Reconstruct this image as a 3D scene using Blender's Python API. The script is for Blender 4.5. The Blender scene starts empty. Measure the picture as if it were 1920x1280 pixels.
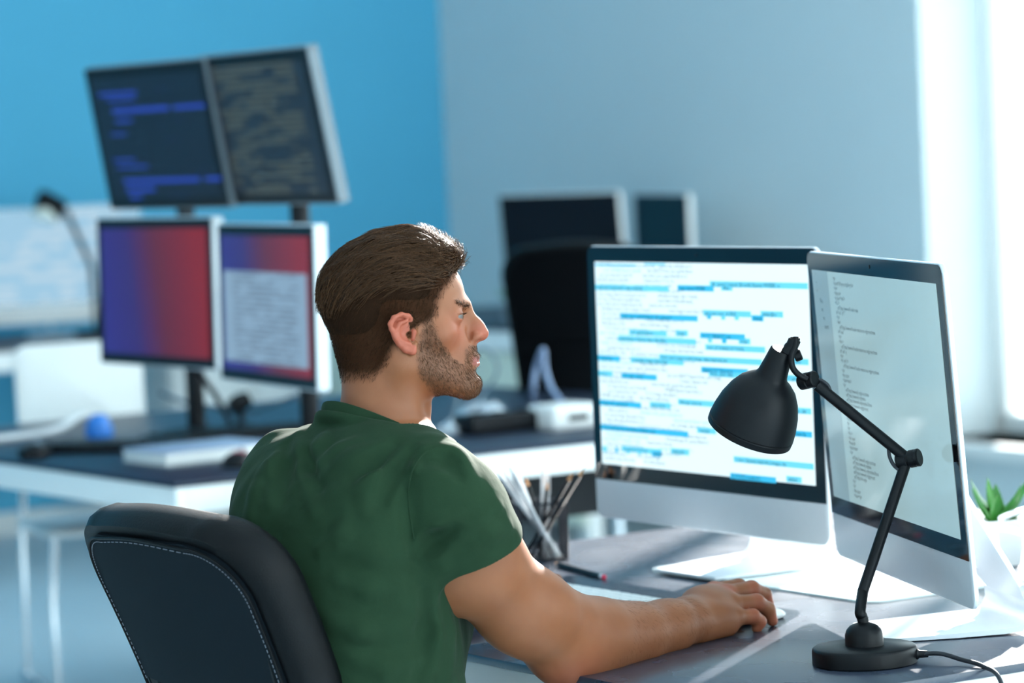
import bpy, bmesh, math, random
import numpy as np
from mathutils import Matrix, Vector

# ------------------------------------------------------------------ camera
F_PX, PITCH, ROLL, CAM_Z = 6369.0, math.radians(3.53), math.radians(2.706), 1.493
FW = np.array([0, math.cos(PITCH), -math.sin(PITCH)])
_up = np.array([0, math.sin(PITCH), math.cos(PITCH)])
_rt = np.array([1.0, 0, 0])
RT = math.cos(ROLL) * _rt - math.sin(ROLL) * _up
UP = math.sin(ROLL) * _rt + math.cos(ROLL) * _up
EYE = np.array([0, 0, CAM_Z])
scene = bpy.context.scene
COL = scene.collection
cam_data = bpy.data.cameras.new('camera')
cam = bpy.data.objects.new('camera', cam_data)
COL.objects.link(cam)
scene.camera = cam
cam_data.sensor_width = 36.0
cam_data.lens = F_PX / 1920 * 36.0
cam_data.clip_start = 0.05
cam_data.clip_end = 200
cam_data.dof.use_dof = True
cam_data.dof.focus_distance = 4.72
cam_data.dof.aperture_fstop = 3.6
cam.matrix_world = Matrix(((RT[0], UP[0], -FW[0], 0), (RT[1], UP[1], -FW[1], 0),
                           (RT[2], UP[2], -FW[2], CAM_Z), (0, 0, 0, 1)))
# ------------------------------------------------------------------ light
world = bpy.data.worlds.new('daylight'); scene.world = world
world.use_nodes = True
bg = world.node_tree.nodes['Background']
bg.inputs[0].default_value = (0.76, 0.95, 1.0, 1)
bg.inputs[1].default_value = 2.1
SUN_DIR = Vector((0.33, 0.944, math.tan(math.radians(21)))).normalized()   # towards the sun
sun_data = bpy.data.lights.new('sun', 'SUN'); sun_data.energy = 11.0; sun_data.angle = math.radians(0.8)
sun_data.color = (1.0, 0.96, 0.9)
sun = bpy.data.objects.new('sun', sun_data); COL.objects.link(sun)
sun.rotation_euler = SUN_DIR.to_track_quat('Z', 'Y').to_euler()
sun.location = (4, 14, 8)
vs = scene.view_settings
vs.view_transform = 'Standard'; vs.look = 'None'; vs.exposure = 1.2; vs.gamma = 1.0
vs.use_curve_mapping = False
scene.display_settings.display_device = 'sRGB'
scene.cycles.max_bounces = 8
scene.cycles.diffuse_bounces = 5
scene.cycles.glossy_bounces = 4
scene.cycles.sample_clamp_indirect = 6.0

# ------------------------------------------------------------------ room frame: u runs along the desks' short side, v along the long side
THETA = math.radians(32.0)
CU, SU = math.cos(THETA), math.sin(THETA)
def W(u, v, z=0.0):
    return Vector((u * CU - v * SU, u * SU + v * CU, z))
def at(px, py, depth):                       # a point seen at a pixel, at a given distance along the view
    p = EYE + depth * (FW + RT * (px - 960) / F_PX - UP * (py - 640) / F_PX)
    return Vector(p)
def on_plane(px, py, z):
    d = FW + RT * (px - 960) / F_PX - UP * (py - 640) / F_PX
    return Vector(EYE + d * (z - CAM_Z) / d[2])

# ------------------------------------------------------------------ helpers
def lin(c):
    c = c / 255.0
    return c / 12.92 if c <= 0.04045 else ((c + 0.055) / 1.055) ** 2.4
def rgb(r, g, b): return (lin(r), lin(g), lin(b), 1.0)

def mat(name, color, rough=0.5, metal=0.0, spec=0.5, var=0.06, scale=30.0, bump=0.0, bscale=200.0,
        coat=0.0, emis=None, estr=0.0, trans=0.0, sss=0.0, sheen=0.0, rvar=0.0, aniso=0.0, stretch=None):
    m = bpy.data.materials.new(name); m.use_nodes = True
    nt = m.node_tree; N = nt.nodes; L = nt.links
    b = N['Principled BSDF']
    b.inputs['Roughness'].default_value = rough
    b.inputs['Metallic'].default_value = metal
    b.inputs['Specular IOR Level'].default_value = spec
    b.inputs['Coat Weight'].default_value = coat
    b.inputs['Coat Roughness'].default_value = 0.04
    b.inputs['Transmission Weight'].default_value = trans
    b.inputs['Subsurface Weight'].default_value = sss
    b.inputs['Subsurface Radius'].default_value = (0.012, 0.005, 0.003)
    b.inputs['Subsurface Scale'].default_value = 0.6
    b.inputs['Sheen Weight'].default_value = sheen
    tc = N.new('ShaderNodeTexCoord')
    src = tc.outputs['Object']
    if stretch:
        mp = N.new('ShaderNodeMapping'); mp.inputs['Scale'].default_value = stretch
        L.new(src, mp.inputs[0]); src = mp.outputs[0]
    no = N.new('ShaderNodeTexNoise'); no.inputs['Scale'].default_value = scale; no.inputs['Detail'].default_value = 4
    L.new(src, no.inputs['Vector'])
    mx = N.new('ShaderNodeMix'); mx.data_type = 'RGBA'
    c0 = tuple(max(0, x * (1 - var)) for x in color[:3]) + (1,)
    c1 = tuple(min(1, x * (1 + var)) for x in color[:3]) + (1,)
    mx.inputs[6].default_value = c0; mx.inputs[7].default_value = c1
    L.new(no.outputs['Fac'], mx.inputs[0]); L.new(mx.outputs[2], b.inputs['Base Color'])
    if rvar > 0:
        mr = N.new('ShaderNodeMapRange'); mr.inputs[3].default_value = max(0, rough - rvar); mr.inputs[4].default_value = min(1, rough + rvar)
        L.new(no.outputs['Fac'], mr.inputs[0]); L.new(mr.outputs[0], b.inputs['Roughness'])
    if bump > 0:
        n2 = N.new('ShaderNodeTexNoise'); n2.inputs['Scale'].default_value = bscale; n2.inputs['Detail'].default_value = 3
        L.new(src, n2.inputs['Vector'])
        bp = N.new('ShaderNodeBump'); bp.inputs['Strength'].default_value = bump; bp.inputs['Distance'].default_value = 0.002
        L.new(n2.outputs['Fac'], bp.inputs['Height']); L.new(bp.outputs[0], b.inputs['Normal'])
    if emis is not None:
        b.inputs['Emission Color'].default_value = emis
        b.inputs['Emission Strength'].default_value = estr
    return m

class G:
    """collects vertices and faces of one mesh"""
    def __init__(s): s.v = []; s.f = []
    def add(s, verts, faces, M=None):
        o = len(s.v)
        for p in verts:
            p = Vector(p)
            s.v.append(M @ p if M is not None else p)
        s.f += [tuple(i + o for i in f) for f in faces]
        return s
    def box(s, x0, x1, y0, y1, z0, z1, bev=0.0, seg=2, M=None):
        bm = bmesh.new()
        bmesh.ops.create_cube(bm, size=1)
        for q in bm.verts:
            q.co = Vector(((x0 + x1) / 2 + q.co.x * (x1 - x0), (y0 + y1) / 2 + q.co.y * (y1 - y0), (z0 + z1) / 2 + q.co.z * (z1 - z0)))
        if bev > 0:
            bmesh.ops.bevel(bm, geom=bm.edges[:] , offset=bev, segments=seg, profile=0.5, affect='EDGES', clamp_overlap=True)
        bm.verts.index_update()
        s.add([q.co.copy() for q in bm.verts], [tuple(q.index for q in f.verts) for f in bm.faces], M)
        bm.free(); return s
    def tube(s, pts, r, n=12, cap=True, M=None, flat=1.0):
        pts = [Vector(p) for p in pts]
        if not hasattr(r, '__len__'): r = [r] * len(pts)
        T = []
        for i in range(len(pts)):
            a = pts[max(0, i - 1)]; b = pts[min(len(pts) - 1, i + 1)]
            T.append((b - a).normalized())
        ref = Vector((0, 0, 1)) if abs(T[0].z) < 0.9 else Vector((1, 0, 0))
        nrm = T[0].cross(ref).normalized()
        V = []; Fc = []
        for i, p in enumerate(pts):
            nrm = (nrm - T[i] * nrm.dot(T[i])).normalized()
            bi = T[i].cross(nrm)
            for k in range(n):
                a = 2 * math.pi * k / n
                V.append(p + (nrm * math.cos(a) + bi * math.sin(a) * flat) * r[i])
        for i in range(len(pts) - 1):
            for k in range(n):
                Fc.append((i * n + k, i * n + (k + 1) % n, (i + 1) * n + (k + 1) % n, (i + 1) * n + k))
        if cap:
            Fc.append(tuple(range(n))[::-1]); Fc.append(tuple((len(pts) - 1) * n + k for k in range(n)))
        return s.add(V, Fc, M)
    def lathe(s, prof, n=32, M=None):
        V = []; Fc = []
        for (r, z) in prof:
            for k in range(n):
                a = 2 * math.pi * k / n
                V.append((r * math.cos(a), r * math.sin(a), z))
        for i in range(len(prof) - 1):
            for k in range(n):
                Fc.append((i * n + k, i * n + (k + 1) % n, (i + 1) * n + (k + 1) % n, (i + 1) * n + k))
        Fc.append(tuple(range(n))[::-1]); Fc.append(tuple((len(prof) - 1) * n + k for k in range(n)))
        return s.add(V, Fc, M)
    def loft(s, rings, M=None, cap=True):
        n = len(rings[0]); V = [p for r in rings for p in r]; Fc = []
        for i in range(len(rings) - 1):
            for k in range(n):
                Fc.append((i * n + k, i * n + (k + 1) % n, (i + 1) * n + (k + 1) % n, (i + 1) * n + k))
        if cap:
            Fc.append(tuple(range(n))[::-1]); Fc.append(tuple((len(rings) - 1) * n + k for k in range(n)))
        return s.add(V, Fc, M)
    def obj(s, name, m, parent=None, smooth=True, angle=40, loc=None):
        me = bpy.data.meshes.new(name)
        me.from_pydata([tuple(p) for p in s.v], [], s.f)
        return finish(name, me, m, parent, smooth, angle, loc)

def finish(name, me, m, parent=None, smooth=True, angle=40, loc=None):
    bm = bmesh.new(); bm.from_mesh(me)
    bmesh.ops.recalc_face_normals(bm, faces=bm.faces)
    bm.to_mesh(me); bm.free()
    if smooth:
        me.polygons.foreach_set('use_smooth', [True] * len(me.polygons))
        try: me.set_sharp_from_angle(angle=math.radians(angle))
        except Exception: pass
    if m: me.materials.append(m)
    o = bpy.data.objects.new(name, me); COL.objects.link(o)
    if parent is not None: o.parent = parent
    if loc is not None: o.location = loc
    return o

def rrect(w, h, r, n=6, cx=0.0, cy=0.0):
    """rounded rectangle outline, counter-clockwise, 2D"""
    out = []
    r = max(r, 1e-5)
    for (sx, sy, a0) in ((1, 1, 0), (-1, 1, 90), (-1, -1, 180), (1, -1, 270)):
        for k in range(n + 1):
            a = math.radians(a0 + 90 * k / n)
            out.append((cx + sx * (w / 2 - r) + r * math.cos(a), cy + sy * (h / 2 - r) + r * math.sin(a)))
    return out

def thing(name, label, cat, loc=(0, 0, 0), rz=0.0, group=None, rot=None):
    o = bpy.data.objects.new(name, None); COL.objects.link(o)
    o.location = loc
    o.rotation_euler = rot if rot is not None else (0, 0, rz)
    o.empty_display_size = 0.05
    o['label'] = label; o['category'] = cat
    if group: o['group'] = group
    return o
def tag(o, label, cat, group=None, kind=None):
    o['label'] = label; o['category'] = cat
    if group: o['group'] = group
    if kind: o['kind'] = kind
    return o
def structure(o, label=None, cat=None):
    o['kind'] = 'structure'
    if label: o['label'] = label
    if cat: o['category'] = cat
    return o
def copy_tree(o, parent=None):
    c = o.copy(); COL.objects.link(c)
    if parent is not None: c.parent = parent
    for ch in list(o.children): copy_tree(ch, c)
    return c
def smooth_path(pts, n=8):
    """Catmull-Rom through points"""
    P = [Vector(p) for p in pts]; P = [P[0] * 2 - P[1]] + P + [P[-1] * 2 - P[-2]]
    out = []
    for i in range(1, len(P) - 2):
        for k in range(n):
            t = k / n
            out.append(0.5 * ((2 * P[i]) + (P[i + 1] - P[i - 1]) * t + (2 * P[i - 1] - 5 * P[i] + 4 * P[i + 1] - P[i + 2]) * t * t
                              + (3 * P[i] - P[i - 1] - 3 * P[i + 1] + P[i + 2]) * t ** 3))
    out.append(P[-2]); return out
def frame_to(direction, up=(0, 0, 1)):
    """matrix whose z axis points along direction"""
    z = Vector(direction).normalized(); x = Vector(up).cross(z)
    if x.length < 1e-4: x = Vector((1, 0, 0)).cross(z)
    x.normalize(); y = z.cross(x)
    return Matrix((x, y, z)).transposed()

# ------------------------------------------------------------------ materials
M = {}
M['blue_wall'] = mat('blue_wall_paint', rgb(88, 182, 218), 0.75, var=0.03, scale=3, bump=0.05, bscale=120)
M['grey_wall'] = mat('pale_wall_paint', rgb(212, 224, 228), 0.8, var=0.02, scale=3, bump=0.05, bscale=120)
M['white_wall'] = mat('white_wall_paint', rgb(232, 236, 238), 0.8, var=0.02, scale=3)
M['floor'] = mat('pale_floor', rgb(196, 216, 226), 0.35, var=0.06, scale=2.5, rvar=0.08)
M['white_lacquer'] = mat('white_lacquer', rgb(244, 245, 244), 0.4, var=0.015)
M['white_plastic'] = mat('white_plastic', rgb(244, 245, 244), 0.35, var=0.015)
M['cream'] = mat('cream_laminate', rgb(222, 226, 210), 0.5, var=0.02)
M['dark_top'] = mat('dark_grey_laminate', rgb(50, 58, 74), 0.27, spec=.75, var=0.10, scale=7, rvar=0.06, bump=0.05, bscale=500)
M['dark_edge'] = mat('dark_edge_band', rgb(22, 24, 28), 0.5)
M['bg_top'] = mat('slate_laminate', rgb(36, 46, 64), 0.4, spec=.3, var=0.08, scale=8)
M['alu'] = mat('brushed_aluminium', rgb(226, 231, 236), 0.36, metal=0.15, var=0.02, scale=60, rvar=0.04)
M['alu_matte'] = mat('satin_aluminium', rgb(226, 231, 236), 0.38, metal=0.15, var=0.02, scale=80)
M['chrome'] = mat('chrome', rgb(225, 228, 232), 0.12, metal=1.0, var=0.01)
M['glass_black'] = mat('black_screen_glass', rgb(8, 10, 16), 0.06, spec=0.42, var=0.02)
M['black_plastic'] = mat('black_plastic', rgb(16, 19, 24), 0.45, spec=.2, var=0.08, scale=40)
M['black_matte'] = mat('matte_black_metal', rgb(11, 13, 17), 0.40, spec=.2, var=0.08, scale=50, bump=0.04, bscale=700)
M['leather'] = mat('black_leather', rgb(7, 9, 12), 0.48, spec=.16, var=0.12, scale=40, bump=0.25, bscale=420)
M['slate_fabric'] = mat('slate_upholstery', rgb(21, 29, 35), 0.75, spec=.08, var=0.10, scale=300, bump=0.15, bscale=900)
M['dark_fabric'] = mat('dark_upholstery', rgb(10, 12, 15), 0.8, spec=.06, var=0.12, scale=300, bump=0.15, bscale=900)
M['dark_screen'] = mat('switched_off_screen', rgb(18, 22, 30), 0.35, spec=.15, var=0.05)
M['grey_device'] = mat('grey_plastic', rgb(120, 132, 140), 0.5)
M['cable_dark'] = mat('dark_cable', rgb(28, 32, 40), 0.5)
M['cable_white'] = mat('white_cable', rgb(232, 235, 238), 0.4)
M['thread'] = mat('pale_thread', rgb(120, 125, 135), 0.7)
# ================================================================== room
U_WALL, V_WALL, CEIL = 7.46, 12.4, 4.85
U_LEFT, V_BACK = -3.4, -4.0
def slab(name, m, u0, u1, v0, v1, z0, z1, bev=0.0, parent=None):
    g = G(); g.box(u0, u1, v0, v1, z0, z1, bev, 2)
    o = g.obj(name, m, parent, smooth=bev > 0)
    if parent is None: o.rotation_euler = (0, 0, THETA)
    return o
structure(slab('floor', M['floor'], U_LEFT - 1, U_WALL + 0.5, V_BACK - 1, V_WALL + 0.3, -0.12, 0.0), 'pale glossy office floor', 'floor')
structure(slab('ceiling', M['white_wall'], U_LEFT - 1, U_WALL + 0.5, V_BACK - 1, V_WALL + 0.3, CEIL, CEIL + 0.15), 'white ceiling above the office', 'ceiling')
structure(slab('wall_left', M['blue_wall'], U_LEFT, U_WALL, V_WALL, V_WALL + 0.25, 0, CEIL), 'sky blue painted wall behind the monitors', 'wall')
structure(slab('wall_far', M['white_wall'], U_LEFT - 0.2, U_LEFT, V_BACK, V_WALL, 0, CEIL), 'white side wall opposite the windows', 'wall')
structure(slab('wall_fill_blocker', M['white_wall'], U_LEFT - 0.2, 2.6, V_BACK - .2, V_BACK, 0, CEIL), 'added white wall behind the viewer that cuts fill light', 'wall')  # unseen part-width wall, added to block fill daylight from behind on the left
WT = 0.36
SILL, HEAD = 0.36, 4.55
OPEN = [(5.3, 9.2), (0.9, 4.8), (-3.5, 0.4)]
g = G()
edges = [V_WALL] + [e for a, b in OPEN for e in (b, a)] + [V_BACK]
for i in range(0, len(edges), 2):
    g.box(U_WALL, U_WALL + WT, edges[i + 1], edges[i], 0, CEIL)
for a, b in OPEN:
    g.box(U_WALL, U_WALL + WT, a, b, 0, SILL); g.box(U_WALL, U_WALL + WT, a, b, HEAD, CEIL)
wr = g.obj('wall_right', M['grey_wall'], smooth=False); wr.rotation_euler = (0, 0, THETA)
structure(wr, 'pale grey window wall', 'wall')
bb = slab('baseboard_left', M['white_lacquer'], U_LEFT, U_WALL - 0.02, V_WALL - 0.022, V_WALL - 0.001, 0, 0.09, 0.004); structure(bb, 'white baseboard under the blue wall', 'baseboard')
bb = slab('baseboard_right', M['white_lacquer'], U_WALL - 0.022, U_WALL - 0.001, V_BACK, V_WALL - 0.03, 0, 0.09, 0.004); structure(bb, 'white baseboard under the window wall', 'baseboard')
M['pane'] = bpy.data.materials.new('window_glass'); M['pane'].use_nodes = True
nt = M['pane'].node_tree; nt.nodes.remove(nt.nodes['Principled BSDF'])
tr = nt.nodes.new('ShaderNodeBsdfTransparent'); gl = nt.nodes.new('ShaderNodeBsdfGlossy'); gl.inputs['Roughness'].default_value = 0.02
ms = nt.nodes.new('ShaderNodeMixShader'); fr = nt.nodes.new('ShaderNodeFresnel'); fr.inputs[0].default_value = 1.25
nt.links.new(fr.outputs[0], ms.inputs[0]); nt.links.new(tr.outputs[0], ms.inputs[1]); nt.links.new(gl.outputs[0], ms.inputs[2])
nt.links.new(ms.outputs[0], nt.nodes['Material Output'].inputs[0])
for k, (a, b) in enumerate(OPEN):
    uf0, uf1 = U_WALL + 0.27, U_WALL + 0.34
    w = bpy.data.objects.new('window_%d' % (k + 1), None); COL.objects.link(w); w.rotation_euler = (0, 0, THETA)
    structure(w, ['tall white window nearest the blue wall, behind the computers', 'tall white window in the middle of the window wall', 'tall white window furthest from the blue wall'][k], 'window')
    g = G(); fw_ = 0.07
    g.box(uf0, uf1, a, a + fw_, SILL, HEAD, .006); g.box(uf0, uf1, b - fw_, b, SILL, HEAD, .006)
    g.box(uf0, uf1, a, b, SILL, SILL + fw_, .006); g.box(uf0, uf1, a, b, HEAD - fw_, HEAD, .006)
    g.obj('frame', M['white_lacquer'], w)
    m_ = (a + b) / 2
    for vv in [a + (b - a) * q / 5 for q in range(1, 5)]:
        G().box(uf0 + .005, uf1 - .005, vv - .03, vv + .03, SILL, HEAD, .006).obj('mullion', M['white_lacquer'], w)
    G().box(uf0 + .008, uf1 - .008, a, b, 2.02, 2.09, .006).obj('transom', M['white_lacquer'], w)
    G().box(U_WALL - .07, U_WALL + .28, a - .03, b + .03, SILL - .05, SILL, .01).obj('window_sill', M['white_lacquer'], w)
    for vv in range(5):
        v0 = a + (b - a) / 5 * vv; v1 = a + (b - a) / 5 * (vv + 1)
        for z0, z1 in ((SILL, 2.05), (2.05, HEAD)):
            G().box(uf0 + .03, uf0 + .036, v0 + .03, v1 - .03, z0 + .03, z1 - .03).obj('pane', M['pane'], w, smooth=False)
    ld = bpy.data.lights.new('window_portal', 'AREA'); ld.shape = 'RECTANGLE'; ld.size = b - a; ld.size_y = HEAD - SILL
    try: ld.cycles.is_portal = True
    except Exception: pass
    lo = bpy.data.objects.new('window_portal', ld); COL.objects.link(lo)
    lo.location = W(U_WALL + WT + 0.02, m_, (SILL + HEAD) / 2)
    zax = Vector((CU, SU, 0))                       # light points along -z, into the room
    yax = Vector((0, 0, 1)); xax = yax.cross(zax)
    lo.rotation_euler = Matrix((xax, yax, zax)).transposed().to_euler()
# ================================================================== the near desk
DZ = 0.74
def bench(name, label, u0, u1, v0, v1, top_m, seam=None, edge_h=0.056, slab_h=0.012, leg_in=0.06, z=DZ):
    cu, cv = (u0 + u1) / 2, (v0 + v1) / 2
    t = thing(name, label, 'desk', W(cu, cv, 0), THETA)
    a, b = (u1 - u0) / 2, (v1 - v0) / 2
    cuts = [-b] + [s - cv for s in (seam or [])] + [b]
    for i in range(len(cuts) - 1):
        G().box(-a, a, cuts[i] + .0006, cuts[i + 1] - .0006, z - slab_h, z, .0015).obj('tabletop', top_m, t)
    f = G(); zt = z - slab_h - .0005; zb = zt - edge_h
    f.box(-a + .004, -a + .026, -b + .004, b - .004, zb, zt, .002); f.box(a - .026, a - .004, -b + .004, b - .004, zb, zt, .002)
    f.box(-a + .026, a - .026, -b + .004, -b + .026, zb, zt, .002); f.box(-a + .026, a - .026, b - .026, b - .004, zb, zt, .002)
    f.obj('apron', M['white_lacquer'], t)
    for sx in (-1, 1):
        for sy in (-1, 1):
            x, y = sx * (a - leg_in - .03), sy * (b - leg_in - .03)
            G().box(x - .03, x + .03, y - .03, y + .03, 0.0, zt, .004).obj('leg', M['white_lacquer'], t)
    return t
bench('desk', 'dark grey topped desk with white frame that the person works at', 2.525, 4.12, 3.53, 5.21, M['dark_top'], seam=[4.272])

# ------------------------------------------------------------------ all-in-one computers
PW, PH, CHIN, BEZ = 0.67, 0.474, 0.068, 0.0275
def computer(label, px, py, yaw, tilt, zb, screen_builder, glass, foot_dy=-0.05, zdesk=DZ):
    """px,py: middle of the panel's lower edge in plan; yaw: direction of the panel's width"""
    t = thing('desktop_computer', label, 'computer', (px, py, zdesk), yaw)
    zb = zb - zdesk
    R = Matrix.Translation((0, 0, zb)) @ Matrix.Rotation(-tilt, 4, 'X')     # panel frame: x right, y back, z up
    h = G()
    out = lambda k, dy, r: [Vector((x, dy, PH / 2 + z)) for x, z in rrect(PW * k + (0 if k == 1 else 0), PH * k, r, 8)]
    rings = []
    for k, dy, r in ((0.994, 0.0, .017), (1, .0015, .019), (1, .006, .019), (.985, .0085, .02), (.93, .013, .03), (.80, .022, .05), (.62, .032, .06), (.42, .040, .06), (.2, .043, .03)):
        rings.append(out(k, dy, r))
    h.loft(rings, R)
    housing = h.obj('housing', M['alu'], t, angle=50)
    # black glass front
    gh = PH - CHIN
    gl_ = G()
    o1 = rrect(PW - .006, gh - .003, .016, 8, 0, CHIN + gh / 2)
    bot = CHIN
    o1 = [(x, max(z, bot + .0002)) if z > bot + .03 else (math.copysign(PW / 2 - .003, x) if abs(x) > PW / 2 - .03 else x, bot) for x, z in o1]
    gl_.loft([[Vector((x, -.0004, z)) for x, z in o1], [Vector((x, -.0018, z)) for x, z in o1]], R)
    gl_.obj('glass_front', glass, t, smooth=False)
    sw, sh = PW - 2 * BEZ, gh - 2 * BEZ
    screen_builder(t, R, sw, sh, CHIN + BEZ)
    # stand: foot, bend and leaning neck with a round cable hole
    st = G(); sw2 = 0.10
    zt = zb + 0.17
    prof = [(foot_dy, .0035), (foot_dy + .10, .0052), (foot_dy + .17, .0065)]
    cx, cz, rr = foot_dy + .185, .035, .0285
    for a in (-70, -40, -10, 15, 28):
        prof.append((cx + rr * math.cos(math.radians(a)), cz + rr * math.sin(math.radians(a))))
    n0 = Vector((0, prof[-1][0], prof[-1][1])); n1 = Vector((0, .030, zt + .03))
    th = .008
    def ribbon(pts):
        V = []; Fc = []
        for i, (y, z) in enumerate(pts):
            a = pts[max(0, i - 1)]; b = pts[min(len(pts) - 1, i + 1)]
            tx, tz = b[0] - a[0], b[1] - a[1]; l = math.hypot(tx, tz); nx, nz = -tz / l, tx / l
            hh = th / 2 * (0.55 if i == 0 else 0.8 if i == 1 else 1.0)
            wd = sw2 - (0.012 if i == 0 else 0)
            for sx in (-1, 1):
                V += [(sx * wd, y - nx * hh, max(0, z - nz * hh)), (sx * wd, y + nx * hh, z + nz * hh)]
        for i in range(len(pts) - 1):
            p, q = i * 4, (i + 1) * 4
            Fc += [(p, q, q + 2, p + 2), (p + 1, p + 3, q + 3, q + 1), (p, p + 1, q + 1, q), (p + 2, q + 2, q + 3, p + 3)]
        Fc += [(0, 2, 3, 1), ((len(pts) - 1) * 4, (len(pts) - 1) * 4 + 1, (len(pts) - 1) * 4 + 3, (len(pts) - 1) * 4 + 2)]
        return V, Fc
    st.add(*ribbon(prof))
    d = n1 - n0; ln = d.length; d.normalize(); nn = Vector((1, 0, 0)).cross(d)
    hc, hr, K = ln * .52, .030, 32
    def P(x, s, o): return n0 + d * s + Vector((x, 0, 0)) + nn * o
    V = []; Fc = []
    for o in (-th / 2, th / 2):
        for k in range(K):
            a = 2 * math.pi * (k + .5) / K; ca, sa = math.cos(a), math.sin(a)
            m_ = max(abs(ca), abs(sa)); ox, oy = ca / m_, sa / m_
            V.append(P(ox * sw2, hc + (oy * (ln - hc) if oy > 0 else oy * hc), o))
        for k in range(K):
            a = 2 * math.pi * (k + .5) / K; V.append(P(hr * math.cos(a), hc + hr * math.sin(a), o))
    for k in range(K):
        j = (k + 1) % K
        Fc += [(k, j, K + j, K + k), (2 * K + k, 3 * K + k, 3 * K + j, 2 * K + j), (k, 2 * K + k, 2 * K + j, j), (K + k, K + j, 3 * K + j, 3 * K + k)]
    st.add(V, Fc)
    st.obj('stand', M['alu_matte'], t, smooth=True, angle=35)
    hg = G(); hg.tube([(-.05, .035, zt + .02), (.05, .035, zt + .02)], .016, 16)
    hg.obj('hinge', M['alu'], t)
    cd = G(); cd.lathe([(.0028, 0), (.0028, .0006), (.0015, .0008)], 16, R @ Matrix.Translation((0, -.0018, PH - .014)) @ Matrix.Rotation(math.radians(90), 4, 'X'))
    cd.obj('webcam', M['dark_screen'], t)
    return t

def emis_mat(name, c, s, rough=0.12, spec=0.5):
    return mat(name, tuple(x * .35 for x in c[:3]) + (1,), rough, spec=spec, var=0.02, emis=c, estr=s)
M['screen_white'] = emis_mat('lit_white_screen', rgb(228, 248, 252), 0.42)
M['bar_cyan'] = emis_mat('cyan_highlight', rgb(110, 212, 240), 0.42)
M['bar_cyan_dark'] = emis_mat('deep_cyan_highlight', rgb(60, 190, 235), 0.39)
M['ink_grey'] = emis_mat('pale_code_ink', rgb(90, 140, 158), 0.2)
M['ink_green'] = emis_mat('pale_green_code_ink', rgb(110, 215, 190), 0.36)
M['ink_dark'] = emis_mat('dark_code_ink', rgb(10, 60, 100), 0.06)
M['screen_teal'] = emis_mat('dim_pale_screen', rgb(190, 222, 226), 0.22, rough=0.07)
M['screen_side'] = emis_mat('dim_sidebar', rgb(165, 195, 203), 0.21, rough=0.07)
M['ink2'] = emis_mat('dim_code_ink', rgb(60, 80, 95), 0.05)

def text_mesh(lines, m, name, parent, R, y, squeeze=1.0):
    """lines: (string, x, z, size) laid flat on a panel; one mesh"""
    g = G(); dg = bpy.context.evaluated_depsgraph_get()
    for (s, x, z, size) in lines:
        cu = bpy.data.curves.new('t', 'FONT'); cu.body = s; cu.size = size; cu.resolution_u = 1; cu.fill_mode = 'FRONT'
        ob = bpy.data.objects.new('t', cu)
        me = ob.to_mesh()
        vs_ = [Vector((x + v.co.x * squeeze, y, z + v.co.y)) for v in me.vertices]
        g.add(vs_, [tuple(p.vertices) for p in me.polygons], R)
        ob.to_mesh_clear(); bpy.data.objects.remove(ob); bpy.data.curves.remove(cu)
    o = g.obj(name, m, parent, smooth=False); o['kind'] = 'stuff'
    return o

rnd = random.Random(5)
WORDS = ['$query', '= mysqli_', 'result(', 'SELECT', 'image_data', 'user_id', 'title', 'global $user;', 'return false;', 'if (!isset($', '$_POST[', 'while($row', 'array(', '$limit', 'copyright',
         'mysql_num_rows', '($result)', '== 1) {', '} else {', 'implode(', 'db_query(', 'images', 'status', 'data,', 'fetch_assoc', 'page', 'WHERE', 'id =', 'get_user', '!empty(']
def code_line(n):
    s = ''
    while len(s) < n: s += rnd.choice(WORDS) + ' '
    return s[:n]
# highlighted stretches on the first screen: (left, right, top) as read on the screen, in a 1057 x 1280 grid
BARS = [(80, 248, 150), (283, 365, 150), (82, 378, 226), (413, 552, 237), (580, 622, 240), (537, 893, 226),
        (183, 490, 330), (512, 690, 328), (726, 806, 337), (526, 542, 340), (580, 595, 344), (630, 646, 346), (693, 736, 351),
        (220, 370, 389), (406, 453, 397), (500, 668, 408), (174, 483, 410), (530, 546, 424), (583, 600, 428), (645, 688, 432), (520, 742, 450),
        (91, 181, 476), (340, 730, 480), (225, 435, 487), (504, 680, 530), (533, 680, 545), (93, 150, 531), (187, 330, 542), (790, 897, 505), (790, 897, 565),
        (97, 266, 635), (302, 384, 649), (414, 560, 642), (100, 452, 722), (488, 560, 745), (830, 907, 682), (835, 910, 765),
        (187, 348, 802), (107, 125, 800), (160, 172, 806), (206, 220, 811), (252, 266, 815), (309, 345, 824), (385, 456, 817), (627, 915, 853), (614, 782, 912), (820, 874, 928)]
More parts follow.
